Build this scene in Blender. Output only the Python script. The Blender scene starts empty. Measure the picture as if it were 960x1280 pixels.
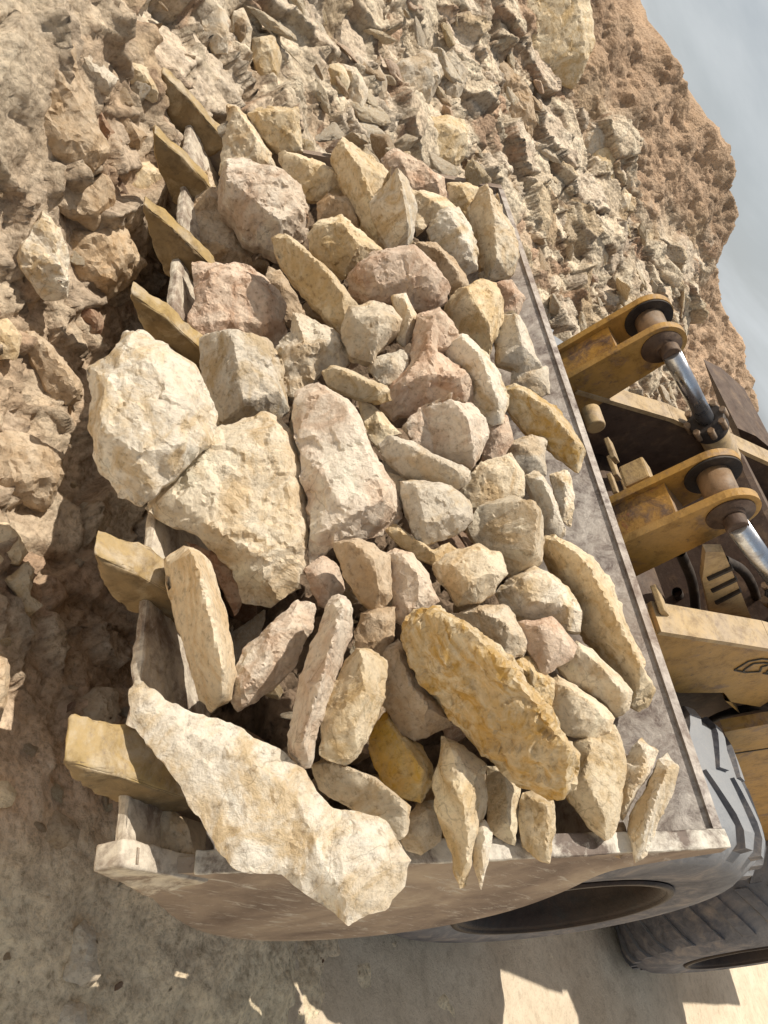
import bpy, bmesh, math, random
import numpy as np
from mathutils import Vector, Matrix
from mathutils.geometry import delaunay_2d_cdt
random.seed(7); rng = np.random.default_rng(7)
scn = bpy.context.scene; col = scn.collection
PI = math.pi

# ------------------------------------------------------------------ camera frame (measured from the bucket's own perspective)
M = np.array([[0.79613237, 0.09954373, 0.5968788], [0.4473132, 0.56748813, -0.69128006], [-0.40753423, 0.8173422, 0.40726844]])
F = 992.0; CAM = np.array([0, 0, 2.1])
cd = bpy.data.cameras.new('camera'); cam = bpy.data.objects.new('camera', cd); col.objects.link(cam); scn.camera = cam
right = M[:, 1]; up = -M[:, 0]; back = M[:, 2]
cam.matrix_world = Matrix(((right[0], up[0], back[0], 0), (right[1], up[1], back[1], 0), (right[2], up[2], back[2], 2.1), (0, 0, 0, 1)))
cd.sensor_fit = 'VERTICAL'; cd.sensor_height = 36; cd.lens = F / 1280 * 36; cd.clip_start = 0.05; cd.clip_end = 2000

def ray(px, py):
    v = M @ np.array([py - 640.0, px - 480.0, -F]); return v / np.linalg.norm(v)
def XP(px, py, X):                                   # point on the upright plane X
    d = ray(px, py); p = CAM + d * (X / d[0]); return (float(p[1]), float(p[2]))
NN = np.array([0, -0.66913, 0.74314]); RR = np.array([0, 0.74314, 0.66913]); LIP = np.array([-0.443, 1.1827, 0.785])
def on_plane(px, py, P, n):
    d = ray(px, py); t = np.dot(P - CAM, n) / np.dot(d, n); return CAM + d * t

# ------------------------------------------------------------------ numpy noise
def _h(ix, iy, iz, s):
    n = (ix.astype(np.int64) * 374761393 + iy.astype(np.int64) * 668265263 + iz.astype(np.int64) * 2147483647 + s * 1274126177) & 0xffffffff
    n = ((n ^ (n >> 13)) * 1274126177) & 0xffffffff
    n = ((n ^ (n >> 15)) * 2246822519) & 0xffffffff
    return ((n ^ (n >> 16)) & 0xffffff).astype(np.float64) / 0xffffff
def vnoise(P, s=0):
    i = np.floor(P); f = P - i; u = f * f * (3 - 2 * f); i = i.astype(np.int64); r = 0
    for dx in (0, 1):
        for dy in (0, 1):
            for dz in (0, 1):
                w = (u[:, 0] if dx else 1 - u[:, 0]) * (u[:, 1] if dy else 1 - u[:, 1]) * (u[:, 2] if dz else 1 - u[:, 2])
                r = r + w * _h(i[:, 0] + dx, i[:, 1] + dy, i[:, 2] + dz, s)
    return r * 2 - 1
def fbm(P, o=4, s=0):
    a = 1; r = 0; Q = P.copy()
    for k in range(o): r = r + a * vnoise(Q, s + k); a *= .5; Q = Q * 2.03 + 11.3
    return r
def worley(P, s=0):
    """nearest cell: distance to its border, its random values and the vector from its centre"""
    i = np.floor(P).astype(np.int64); n = len(P)
    f1 = np.full(n, 9.); f2 = np.full(n, 9.); c1 = np.zeros((n, 3)); cid = np.zeros((n, 3), np.int64)
    for dx in (-1, 0, 1):
        for dy in (-1, 0, 1):
            for dz in (-1, 0, 1):
                a, b, c = i[:, 0] + dx, i[:, 1] + dy, i[:, 2] + dz
                q = np.stack([a + _h(a, b, c, s), b + _h(a, b, c, s + 1), c + _h(a, b, c, s + 2)], 1)
                d = ((q - P) ** 2).sum(1)
                m = d < f1; f2 = np.where(m, f1, np.minimum(f2, d)); f1 = np.where(m, d, f1)
                c1[m] = q[m]; cid[m] = np.stack([a, b, c], 1)[m]
    r = [_h(cid[:, 0], cid[:, 1], cid[:, 2], s + 5 + k) for k in range(5)]
    return np.sqrt(f2) - np.sqrt(f1), r, P - c1
def sstep(a, b, x):
    t = np.clip((x - a) / (b - a), 0, 1); return t * t * (3 - 2 * t)

# ------------------------------------------------------------------ materials
def new_mat(name):
    m = bpy.data.materials.new(name); m.use_nodes = True; nt = m.node_tree
    b = nt.nodes['Principled BSDF']; b.inputs['Specular IOR Level'].default_value = .25; return m, nt, b
def nd(nt, t, **k):
    n = nt.nodes.new(t)
    for a, v in k.items():
        if hasattr(n, a): setattr(n, a, v)
        else: n.inputs[a.replace('_', ' ')].default_value = v
    return n
def ramp(nt, fac, stops):
    r = nt.nodes.new('ShaderNodeValToRGB'); e = r.color_ramp.elements
    while len(e) < len(stops): e.new(.5)
    for x, (p, c) in zip(e, stops): x.position = p; x.color = (*c, 1) if len(c) == 3 else c
    nt.links.new(fac, r.inputs[0]); return r.outputs[0]
def noise(nt, vec, sc, det=6, rough=.6, dist=0):
    n = nt.nodes.new('ShaderNodeTexNoise'); n.inputs['Scale'].default_value = sc; n.inputs['Detail'].default_value = det
    n.inputs['Roughness'].default_value = rough; n.inputs['Distortion'].default_value = dist; nt.links.new(vec, n.inputs['Vector']); return n.outputs[0]
def mix(nt, f, a, b, mode='MIX'):
    n = nt.nodes.new('ShaderNodeMix'); n.data_type = 'RGBA'; n.blend_type = mode
    for s, v in ((0, f), (6, a), (7, b)):
        if isinstance(v, (int, float)): n.inputs[s].default_value = v
        elif isinstance(v, tuple): n.inputs[s].default_value = (*v, 1)
        else: nt.links.new(v, n.inputs[s])
    return n.outputs[2]
def bump(nt, b, h, dist, strength=1.0, prev=None):
    n = nt.nodes.new('ShaderNodeBump'); n.inputs['Strength'].default_value = strength; n.inputs['Distance'].default_value = dist
    nt.links.new(h, n.inputs['Height'])
    if prev: nt.links.new(prev, n.inputs['Normal'])
    nt.links.new(n.outputs[0], b.inputs['Normal']); return n.outputs[0]
def mathn(nt, op, a, b):
    n = nt.nodes.new('ShaderNodeMath'); n.operation = op
    for s, v in ((0, a), (1, b)):
        if isinstance(v, (int, float)): n.inputs[s].default_value = v
        else: nt.links.new(v, n.inputs[s])
    return n.outputs[0]

def rock_mat(name, base, dark, stain, amt, stretch=(1, 1, 1)):
    m, nt, b = new_mat(name)
    tc = nt.nodes.new('ShaderNodeTexCoord'); oi = nt.nodes.new('ShaderNodeObjectInfo')
    off = nd(nt, 'ShaderNodeVectorMath', operation='SCALE'); cmb = nt.nodes.new('ShaderNodeCombineXYZ')
    for k in range(3): nt.links.new(oi.outputs['Random'], cmb.inputs[k])
    nt.links.new(cmb.outputs[0], off.inputs[0]); off.inputs['Scale'].default_value = 37
    add = nd(nt, 'ShaderNodeVectorMath', operation='ADD'); nt.links.new(tc.outputs['Object'], add.inputs[0]); nt.links.new(off.outputs[0], add.inputs[1])
    v = add.outputs[0]
    mp = nt.nodes.new('ShaderNodeMapping'); mp.inputs['Scale'].default_value = stretch; nt.links.new(v, mp.inputs[0]); vs = mp.outputs[0]
    big = noise(nt, v, 5, 5, .62, .6); st = noise(nt, vs, 7, 8, .68, 1.2); fine = noise(nt, v, 60, 6, .7); med = noise(nt, v, 19, 7, .7, .3)
    c = ramp(nt, big, [(.30, dark), (.58, base), (.8, tuple(min(.8, x * 1.12) for x in base))])
    c = mix(nt, ramp(nt, st, [(.52 - amt * .22, (0, 0, 0)), (.60, (1, 1, 1))]), c, stain)
    # pale dust lying on faces that look up
    geo = nt.nodes.new('ShaderNodeNewGeometry'); sep = nt.nodes.new('ShaderNodeSeparateXYZ'); nt.links.new(geo.outputs['Normal'], sep.inputs[0])
    upf = ramp(nt, mathn(nt, 'ADD', sep.outputs[2], mathn(nt, 'MULTIPLY', mathn(nt, 'SUBTRACT', med, .5), 1.4)), [(.35, (0, 0, 0)), (1, (.28, .28, .28))])
    c = mix(nt, upf, c, (.66, .565, .43))
    sp = ramp(nt, fine, [(.33, (.52, .47, .42)), (.45, (1, 1, 1)), (.62, (1.16, 1.15, 1.13))])
    c = mix(nt, .75, c, sp, 'MULTIPLY')
    c = mix(nt, ramp(nt, med, [(.30, (.55, .55, .55)), (.42, (0, 0, 0))]), c, tuple(x * .75 for x in dark))
    # thin hairline cracks
    ve = nt.nodes.new('ShaderNodeTexVoronoi'); ve.feature = 'DISTANCE_TO_EDGE'; ve.inputs['Scale'].default_value = 6
    wv = mix(nt, .12, v, nt_col(nt, v, 9)); nt.links.new(wv, ve.inputs['Vector'])
    crk = ramp(nt, ve.outputs[0], [(0, (.42, .38, .33)), (.012, (1, 1, 1))])
    c = mix(nt, ramp(nt, big, [(.45, (0, 0, 0)), (.6, (.55, .55, .55))]), c, mix(nt, 1.0, c, crk, 'MULTIPLY'))
    # each stone a little lighter or darker
    j = ramp(nt, oi.outputs['Random'], [(0, (.84, .83, .82)), (.5, (1, 1, 1)), (1, (1.08, 1.05, 1.0))])
    c = mix(nt, 1.0, c, j, 'MULTIPLY')
    nt.links.new(c, b.inputs['Base Color']); b.inputs['Roughness'].default_value = .88
    mp2 = nt.nodes.new('ShaderNodeMapping'); mp2.inputs['Scale'].default_value = (1, .3, 1); mp2.inputs['Rotation'].default_value = (.6, .4, 0); nt.links.new(v, mp2.inputs[0])
    h = mathn(nt, 'ADD', mathn(nt, 'MULTIPLY', noise(nt, v, 48, 9, .75), 1.0), mathn(nt, 'MULTIPLY', noise(nt, mp2.outputs[0], 30, 7, .7, 1.5), .7))
    vc = nt.nodes.new('ShaderNodeTexVoronoi'); vc.inputs['Scale'].default_value = 16; nt.links.new(wv, vc.inputs['Vector'])
    sepc = nt.nodes.new('ShaderNodeSeparateColor'); nt.links.new(vc.outputs['Color'], sepc.inputs[0])
    bump(nt, b, mathn(nt, 'ADD', h, mathn(nt, 'MULTIPLY', sepc.outputs[0], .25)), .0095, 1.0)
    return m
def nt_col(nt, vec, sc):
    n = nt.nodes.new('ShaderNodeTexNoise'); n.inputs['Scale'].default_value = sc; n.inputs['Detail'].default_value = 4; nt.links.new(vec, n.inputs['Vector']); return n.outputs['Color']

ROCK = {
 'cream':  rock_mat('cream_limestone', (.78, .685, .53), (.66, .56, .41), (.60, .45, .27), .3),
 'white':  rock_mat('white_limestone', (.82, .75, .63), (.70, .62, .50), (.60, .46, .28), .3),
 'pink':   rock_mat('pinkish_limestone', (.72, .58, .46), (.59, .45, .33), (.52, .34, .23), .42),
 'wpink':  rock_mat('white_pink_limestone', (.78, .68, .56), (.68, .56, .44), (.60, .45, .33), .3),
 'gold':   rock_mat('golden_limestone', (.77, .65, .46), (.62, .49, .31), (.58, .42, .22), .3),
 'ochre':  rock_mat('ochre_stone', (.68, .54, .30), (.45, .31, .15), (.60, .36, .06), .6),
 'yellow': rock_mat('yellow_streaked_stone', (.74, .63, .44), (.53, .40, .23), (.50, .31, .09), .5, (1, 2.2, 2.2)),
 'grey':   rock_mat('grey_limestone', (.66, .59, .48), (.52, .45, .35), (.54, .42, .28), .3),
 'tan':    rock_mat('tan_limestone', (.63, .50, .355), (.48, .36, .24), (.48, .33, .19), .5),
 'brown':  rock_mat('brown_stone', (.42, .29, .20), (.29, .19, .12), (.29, .15, .09), .6),
}

def metal_mat(name, paint, wear, rust, dust=.35, rough=.55, wear_amt=.5, dustcol=(.42, .36, .29), metallic=0, edge=False):
    m, nt, b = new_mat(name); tc = nt.nodes.new('ShaderNodeTexCoord'); v = tc.outputs['Object']
    a = noise(nt, v, 9, 9, .7, .4); bb = noise(nt, v, 34, 8, .75); cc = noise(nt, v, 3, 6, .6)
    c = mix(nt, ramp(nt, a, [(.62 - wear_amt * .2, (0, 0, 0)), (.70 - wear_amt * .12, (1, 1, 1))]), paint, wear)
    c = mix(nt, ramp(nt, bb, [(.56, (0, 0, 0)), (.68, (.8, .8, .8))]), c, rust)
    c = mix(nt, ramp(nt, cc, [(.35, (0, 0, 0)), (.7, (dust * 1.6,) * 3)]), c, dustcol)
    geo = nt.nodes.new('ShaderNodeNewGeometry'); sep = nt.nodes.new('ShaderNodeSeparateXYZ'); nt.links.new(geo.outputs['Normal'], sep.inputs[0])
    uf = ramp(nt, mathn(nt, 'ADD', sep.outputs[2], mathn(nt, 'MULTIPLY', mathn(nt, 'SUBTRACT', a, .5), 3.2)), [(.35, (0, 0, 0)), (1.0, (min(1, dust * 2),) * 3)])
    c = mix(nt, uf, c, dustcol)
    if edge:
     pt = ramp(nt, geo.outputs['Pointiness'], [(.53, (0, 0, 0)), (.60, (.6, .6, .6))])
     c = mix(nt, mathn(nt, 'MULTIPLY', pt, ramp(nt, bb, [(.4, (.2, .2, .2)), (.6, (1, 1, 1))])), c, tuple(min(.75, x * 1.3) for x in dustcol))
    c = mix(nt, .8, c, ramp(nt, noise(nt, v, 14, 10, .78, .3), [(.32, (.42, .38, .35)), (.5, (1, 1, 1)), (.68, (1.2, 1.18, 1.12))]), 'MULTIPLY')
    nt.links.new(c, b.inputs['Base Color']); b.inputs['Roughness'].default_value = rough; b.inputs['Metallic'].default_value = metallic
    bump(nt, b, mathn(nt, 'ADD', a, bb), .004, .7); return m
def steel_mat():                                     # scoured bucket steel with smeared pale dust
    m, nt, b = new_mat('dusty_bucket_steel'); tc = nt.nodes.new('ShaderNodeTexCoord'); v = tc.outputs['Object']
    mp = nt.nodes.new('ShaderNodeMapping'); mp.inputs['Scale'].default_value = (1, .35, .8); nt.links.new(v, mp.inputs[0])
    a = noise(nt, v, 16, 9, .75, .5); s = noise(nt, mp.outputs[0], 22, 8, .7, .6); l = noise(nt, v, 2.5, 5, .6)
    c = mix(nt, ramp(nt, a, [(.36, (0, 0, 0)), (.64, (1, 1, 1))]), (.12, .09, .08), (.58, .53, .47))
    c = mix(nt, ramp(nt, s, [(.5, (0, 0, 0)), (.68, (.75, .75, .75))]), c, (.45, .41, .36))
    c = mix(nt, ramp(nt, l, [(.45, (0, 0, 0)), (.75, (.5, .5, .5))]), c, (.30, .22, .16))
    nt.links.new(c, b.inputs['Base Color']); b.inputs['Roughness'].default_value = .6; b.inputs['Metallic'].default_value = .15
    bump(nt, b, mathn(nt, 'ADD', a, s), .006, .8); return m
def side_mat():
    m, nt, b = new_mat('brown_scratched_side_steel'); tc = nt.nodes.new('ShaderNodeTexCoord'); v = tc.outputs['Object']
    mp = nt.nodes.new('ShaderNodeMapping'); mp.inputs['Scale'].default_value = (1, .3, 1.4); nt.links.new(v, mp.inputs[0])
    s = noise(nt, mp.outputs[0], 30, 9, .75, .8); l = noise(nt, v, 3, 6, .6, .5); f = noise(nt, v, 60, 5, .7)
    c = ramp(nt, l, [(.32, (.13, .09, .07)), (.5, (.27, .205, .155)), (.68, (.46, .37, .27))])
    c = mix(nt, ramp(nt, s, [(.55, (0, 0, 0)), (.66, (.8, .8, .8))]), c, (.50, .46, .40))
    c = mix(nt, ramp(nt, f, [(.6, (0, 0, 0)), (.75, (.6, .6, .6))]), c, (.10, .07, .06))
    nt.links.new(c, b.inputs['Base Color']); b.inputs['Roughness'].default_value = .7; bump(nt, b, mathn(nt, 'ADD', s, f), .003, .6); return m
def tyre_mat():
    m, nt, b = new_mat('dusty_tyre_rubber'); tc = nt.nodes.new('ShaderNodeTexCoord'); v = tc.outputs['Object']
    a = noise(nt, v, 7, 9, .7, .6); f = noise(nt, v, 50, 6, .7)
    c = ramp(nt, a, [(.3, (.05, .05, .06)), (.5, (.13, .13, .145)), (.7, (.30, .26, .23))])
    c = mix(nt, ramp(nt, f, [(.55, (0, 0, 0)), (.7, (.5, .5, .5))]), c, (.20, .17, .15))
    geo = nt.nodes.new('ShaderNodeNewGeometry'); sep = nt.nodes.new('ShaderNodeSeparateXYZ'); nt.links.new(geo.outputs['Normal'], sep.inputs[0])
    c = mix(nt, ramp(nt, sep.outputs[2], [(-.0, (0, 0, 0)), (.7, (.85, .85, .85))]), c, (.30, .31, .32))  # up-facing rubber: dust and the tread's sunlit blue-grey mixed into the colour
    nt.links.new(c, b.inputs['Base Color']); b.inputs['Roughness'].default_value = .75; bump(nt, b, mathn(nt, 'ADD', a, f), .006, .8); return m
MT = {
 'steel': steel_mat(), 'side': side_mat(), 'tyre': tyre_mat(),
 'rim_dust': metal_mat('white_dusty_rim_steel', (.62, .58, .50), (.10, .07, .06), (.72, .68, .60), .08, .6, .8),
 'lip': metal_mat('white_dusty_lip_steel', (.62, .55, .44), (.22, .16, .12), (.70, .64, .54), .08, .6, .7, edge=True),
 'tooth': metal_mat('worn_yellow_tooth', (.36, .245, .085), (.46, .37, .24), (.20, .14, .08), .10, .6, .7, edge=True),
 'tooth_flank_shade': metal_mat('shaded_brown_tooth_flank', (.22, .15, .07), (.34, .26, .15), (.11, .08, .05), .06, .6, .5),  # darker copy of the tooth colour, with the flanks' shade painted in
 'tooth_dark': metal_mat('dark_tooth_flank', (.17, .13, .10), (.34, .27, .16), (.10, .07, .06), .3),
 'yellow': metal_mat('weathered_yellow_paint', (.40, .225, .055), (.24, .14, .07), (.13, .08, .045), .10, .5, .4),
 'yellow_worn': metal_mat('rust_worn_yellow_paint', (.42, .22, .04), (.14, .08, .05), (.30, .09, .04), .14, .6, .75),
 'browned': metal_mat('brown_grime_and_shade_steel', (.075, .045, .032), (.14, .085, .05), (.05, .035, .03), .06, .6, .5),
 'dark': metal_mat('dark_grime_and_shade_steel', (.022, .018, .018), (.045, .035, .03), (.03, .022, .02), .05),
 'dustpaint': metal_mat('dust_covered_paint', (.46, .32, .15), (.36, .25, .14), (.20, .13, .08), .18),
 'bush': metal_mat('brown_bushing_steel', (.22, .13, .065), (.12, .075, .05), (.30, .17, .08), .2),
 'rimpaint': metal_mat('shade_dark_wheel_rim_paint', (.026, .016, .012), (.018, .014, .013), (.05, .025, .015), .01),  # near black: the shade inside the wheel is put into the paint
 'black': metal_mat('black_decal', (.02, .018, .016), (.03, .025, .02), (.02, .02, .02), .05),
}
def chrome():
    m, nt, b = new_mat('chrome_rod'); b.inputs['Metallic'].default_value = .95; b.inputs['Roughness'].default_value = .22
    tc = nt.nodes.new('ShaderNodeTexCoord'); a = noise(nt, tc.outputs['Object'], 12, 6, .7)
    nt.links.new(ramp(nt, a, [(.45, (.62, .66, .72)), (.7, (.34, .32, .32))]), b.inputs['Base Color'])
    nt.links.new(ramp(nt, a, [(.4, (.18,) * 3), (.7, (.5,) * 3)]), b.inputs['Roughness']); return m
MT['chrome'] = chrome()
def glass():
    m, nt, b = new_mat('cab_glass'); b.inputs['Base Color'].default_value = (.03, .04, .045, 1); b.inputs['Roughness'].default_value = .08; return m
MT['glass'] = glass()

def terrain_mat():
    m, nt, b = new_mat('quarry_rubble_earth'); at = nt.nodes.new('ShaderNodeVertexColor'); at.layer_name = 'Col'
    tc = nt.nodes.new('ShaderNodeTexCoord'); v = tc.outputs['Object']
    f = noise(nt, v, 45, 8, .72); g = noise(nt, v, 12, 8, .7, .4); w = noise(nt, v, 130, 4, .6)
    c = mix(nt, 1.0, at.outputs[0], ramp(nt, g, [(.3, (.72, .69, .66)), (.5, (1, 1, 1)), (.7, (1.14, 1.12, 1.08))]), 'MULTIPLY')
    c = mix(nt, .9, c, ramp(nt, f, [(.32, (.5, .47, .44)), (.5, (1, 1, 1)), (.68, (1.2, 1.2, 1.2))]), 'MULTIPLY')
    nt.links.new(c, b.inputs['Base Color']); b.inputs['Roughness'].default_value = .95; b.inputs['Specular IOR Level'].default_value = .1
    vo = nt.nodes.new('ShaderNodeTexVoronoi'); vo.inputs['Scale'].default_value = 38; nt.links.new(v, vo.inputs['Vector'])
    h = mathn(nt, 'ADD', mathn(nt, 'ADD', mathn(nt, 'MULTIPLY', g, 1.3), mathn(nt, 'MULTIPLY', f, .9)), mathn(nt, 'MULTIPLY', vo.outputs[0], -.7))
    bump(nt, b, h, .013, 1.0); return m
def yard_mat():
    m, nt, b = new_mat('pale_sandy_ground'); tc = nt.nodes.new('ShaderNodeTexCoord'); v = tc.outputs['Object']
    a = noise(nt, v, 1.1, 7, .6, .6); g = noise(nt, v, 14, 8, .7); f = noise(nt, v, 70, 6, .75)
    c = ramp(nt, a, [(.3, (.62, .51, .37)), (.55, (.73, .615, .46)), (.75, (.78, .67, .51))])
    c = mix(nt, .8, c, ramp(nt, g, [(.3, (.72, .69, .66)), (.5, (1, 1, 1)), (.7, (1.07, 1.07, 1.07))]), 'MULTIPLY')
    c = mix(nt, .8, c, ramp(nt, f, [(.3, (.7, .68, .66)), (.48, (1, 1, 1))]), 'MULTIPLY')
    nt.links.new(c, b.inputs['Base Color']); b.inputs['Roughness'].default_value = .95; b.inputs['Specular IOR Level'].default_value = .1
    bump(nt, b, mathn(nt, 'ADD', g, mathn(nt, 'MULTIPLY', f, .5)), .02, .8); return m
TER = terrain_mat(); YARD = yard_mat()

# ------------------------------------------------------------------ object helpers
def mesh_obj(name, V, Fc, m, parent=None, smooth=False, loc=None, mats=None, mi=None):
    me = bpy.data.meshes.new(name); V = np.asarray(V, dtype=float)
    if loc is not None: V = V - np.asarray(loc)
    me.from_pydata([tuple(v) for v in V], [], [tuple(int(i) for i in f) for f in Fc]) if len(V) < 200 else fast(me, V, Fc)
    for x in (mats or [m]): me.materials.append(x)
    if mi is not None: me.polygons.foreach_set('material_index', mi)
    if smooth: me.polygons.foreach_set('use_smooth', [True] * len(me.polygons))
    if smooth == 'angle': me.set_sharp_from_angle(angle=math.radians(17))
    me.update(); o = bpy.data.objects.new(name, me); col.objects.link(o)
    if loc is not None: o.location = loc
    if parent is not None:
        o.parent = parent; o.matrix_parent_inverse = Matrix.Identity(4)
        if loc is None: o.location = -np.array(world_loc(parent))
        else: o.location = np.array(loc) - world_loc(parent)
    return o
def world_loc(o):
    p = np.zeros(3)
    while o is not None: p = p + np.array(o.location); o = o.parent
    return p
def fast(me, V, Fc):
    Fa = [np.asarray(f) for f in Fc] if not isinstance(Fc, np.ndarray) else Fc
    me.vertices.add(len(V)); me.vertices.foreach_set('co', V.astype(np.float32).ravel())
    if isinstance(Fa, np.ndarray):
        k = Fa.shape[1]; me.loops.add(Fa.size); me.loops.foreach_set('vertex_index', Fa.astype(np.int32).ravel())
        me.polygons.add(len(Fa)); me.polygons.foreach_set('loop_start', np.arange(0, Fa.size, k, dtype=np.int32))
    else:
        ln = np.array([len(f) for f in Fa]); me.loops.add(int(ln.sum())); me.loops.foreach_set('vertex_index', np.concatenate(Fa).astype(np.int32))
        me.polygons.add(len(Fa)); me.polygons.foreach_set('loop_start', np.concatenate([[0], np.cumsum(ln)[:-1]]).astype(np.int32))
    me.update(calc_edges=True)
def tag(o, label, cat, group=None):
    o['label'] = label; o['category'] = cat
    if group: o['group'] = group
    return o
def from_bm(name, bm, m, parent=None, smooth=False, bevel=0, loc=None):
    if bevel:
        bmesh.ops.bevel(bm, geom=[e for e in bm.edges if len(e.link_faces) == 2 and e.calc_face_angle(0) > .5], offset=bevel, segments=2, affect='EDGES', profile=.6)
    bmesh.ops.recalc_face_normals(bm, faces=bm.faces)
    if loc is not None:
        for v in bm.verts: v.co -= Vector(loc)
    me = bpy.data.meshes.new(name); bm.to_mesh(me); bm.free(); me.materials.append(m)
    if smooth: me.polygons.foreach_set('use_smooth', [True] * len(me.polygons))
    o = bpy.data.objects.new(name, me); col.objects.link(o)
    base = np.zeros(3) if loc is None else np.array(loc, dtype=float)
    if parent is not None: o.parent = parent; base = base - world_loc(parent)
    o.location = base; return o
def bm_box(bm, c, s, rot=None):
    r = bmesh.ops.create_cube(bm, size=1); Mx = Matrix.Translation(c) @ (rot.to_4x4() if rot else Matrix.Identity(4)) @ Matrix.Diagonal((*s, 1))
    bmesh.ops.transform(bm, matrix=Mx, verts=r['verts'])
def bm_cyl(bm, a, b, r1, r2=None, seg=32):
    a = Vector(a); b = Vector(b); d = b - a; r = bmesh.ops.create_cone(bm, cap_ends=True, segments=seg, radius1=r1, radius2=r1 if r2 is None else r2, depth=d.length)
    bmesh.ops.transform(bm, matrix=Matrix.Translation((a + b) / 2) @ d.to_track_quat('Z', 'Y').to_matrix().to_4x4(), verts=r['verts'])
def bm_prism(bm, yz, x0, x1):                        # polygon in the upright plane, pushed out along X
    A = [bm.verts.new((x0, y, z)) for y, z in yz]; B = [bm.verts.new((x1, y, z)) for y, z in yz]; n = len(yz)
    bm.faces.new(A); bm.faces.new(B[::-1])
    for i in range(n): bm.faces.new((A[i], B[i], B[(i + 1) % n], A[(i + 1) % n]))
def prism(name, yz, x0, x1, m, parent, bevel=.006):
    bm = bmesh.new(); bm_prism(bm, yz, x0, x1); return from_bm(name, bm, m, parent, bevel=bevel)
def cyl(name, a, b, r, m, parent, r2=None, seg=36, bevel=0):
    bm = bmesh.new(); bm_cyl(bm, a, b, r, r2, seg); o = from_bm(name, bm, m, parent, bevel=bevel)
    for p in o.data.polygons: p.use_smooth = len(p.vertices) == 4
    return o
def lathe_x(name, prof, yc, zc, m, parent, seg=96, smooth=True, closed=False):
    """prof: (x, radius) pairs turned round the X axis through (yc, zc)"""
    V = []; Fc = []; n = len(prof)
    for i in range(seg):
        a = 2 * PI * i / seg
        for x, r in prof: V.append((x, yc + r * math.cos(a), zc + r * math.sin(a)))
    for i in range(seg):
        for k in range(n if closed else n - 1):
            k2 = (k + 1) % n; Fc.append((i * n + k, i * n + k2, ((i + 1) % seg) * n + k2, ((i + 1) % seg) * n + k))
    return mesh_obj(name, V, Fc, m, parent, smooth)

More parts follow.
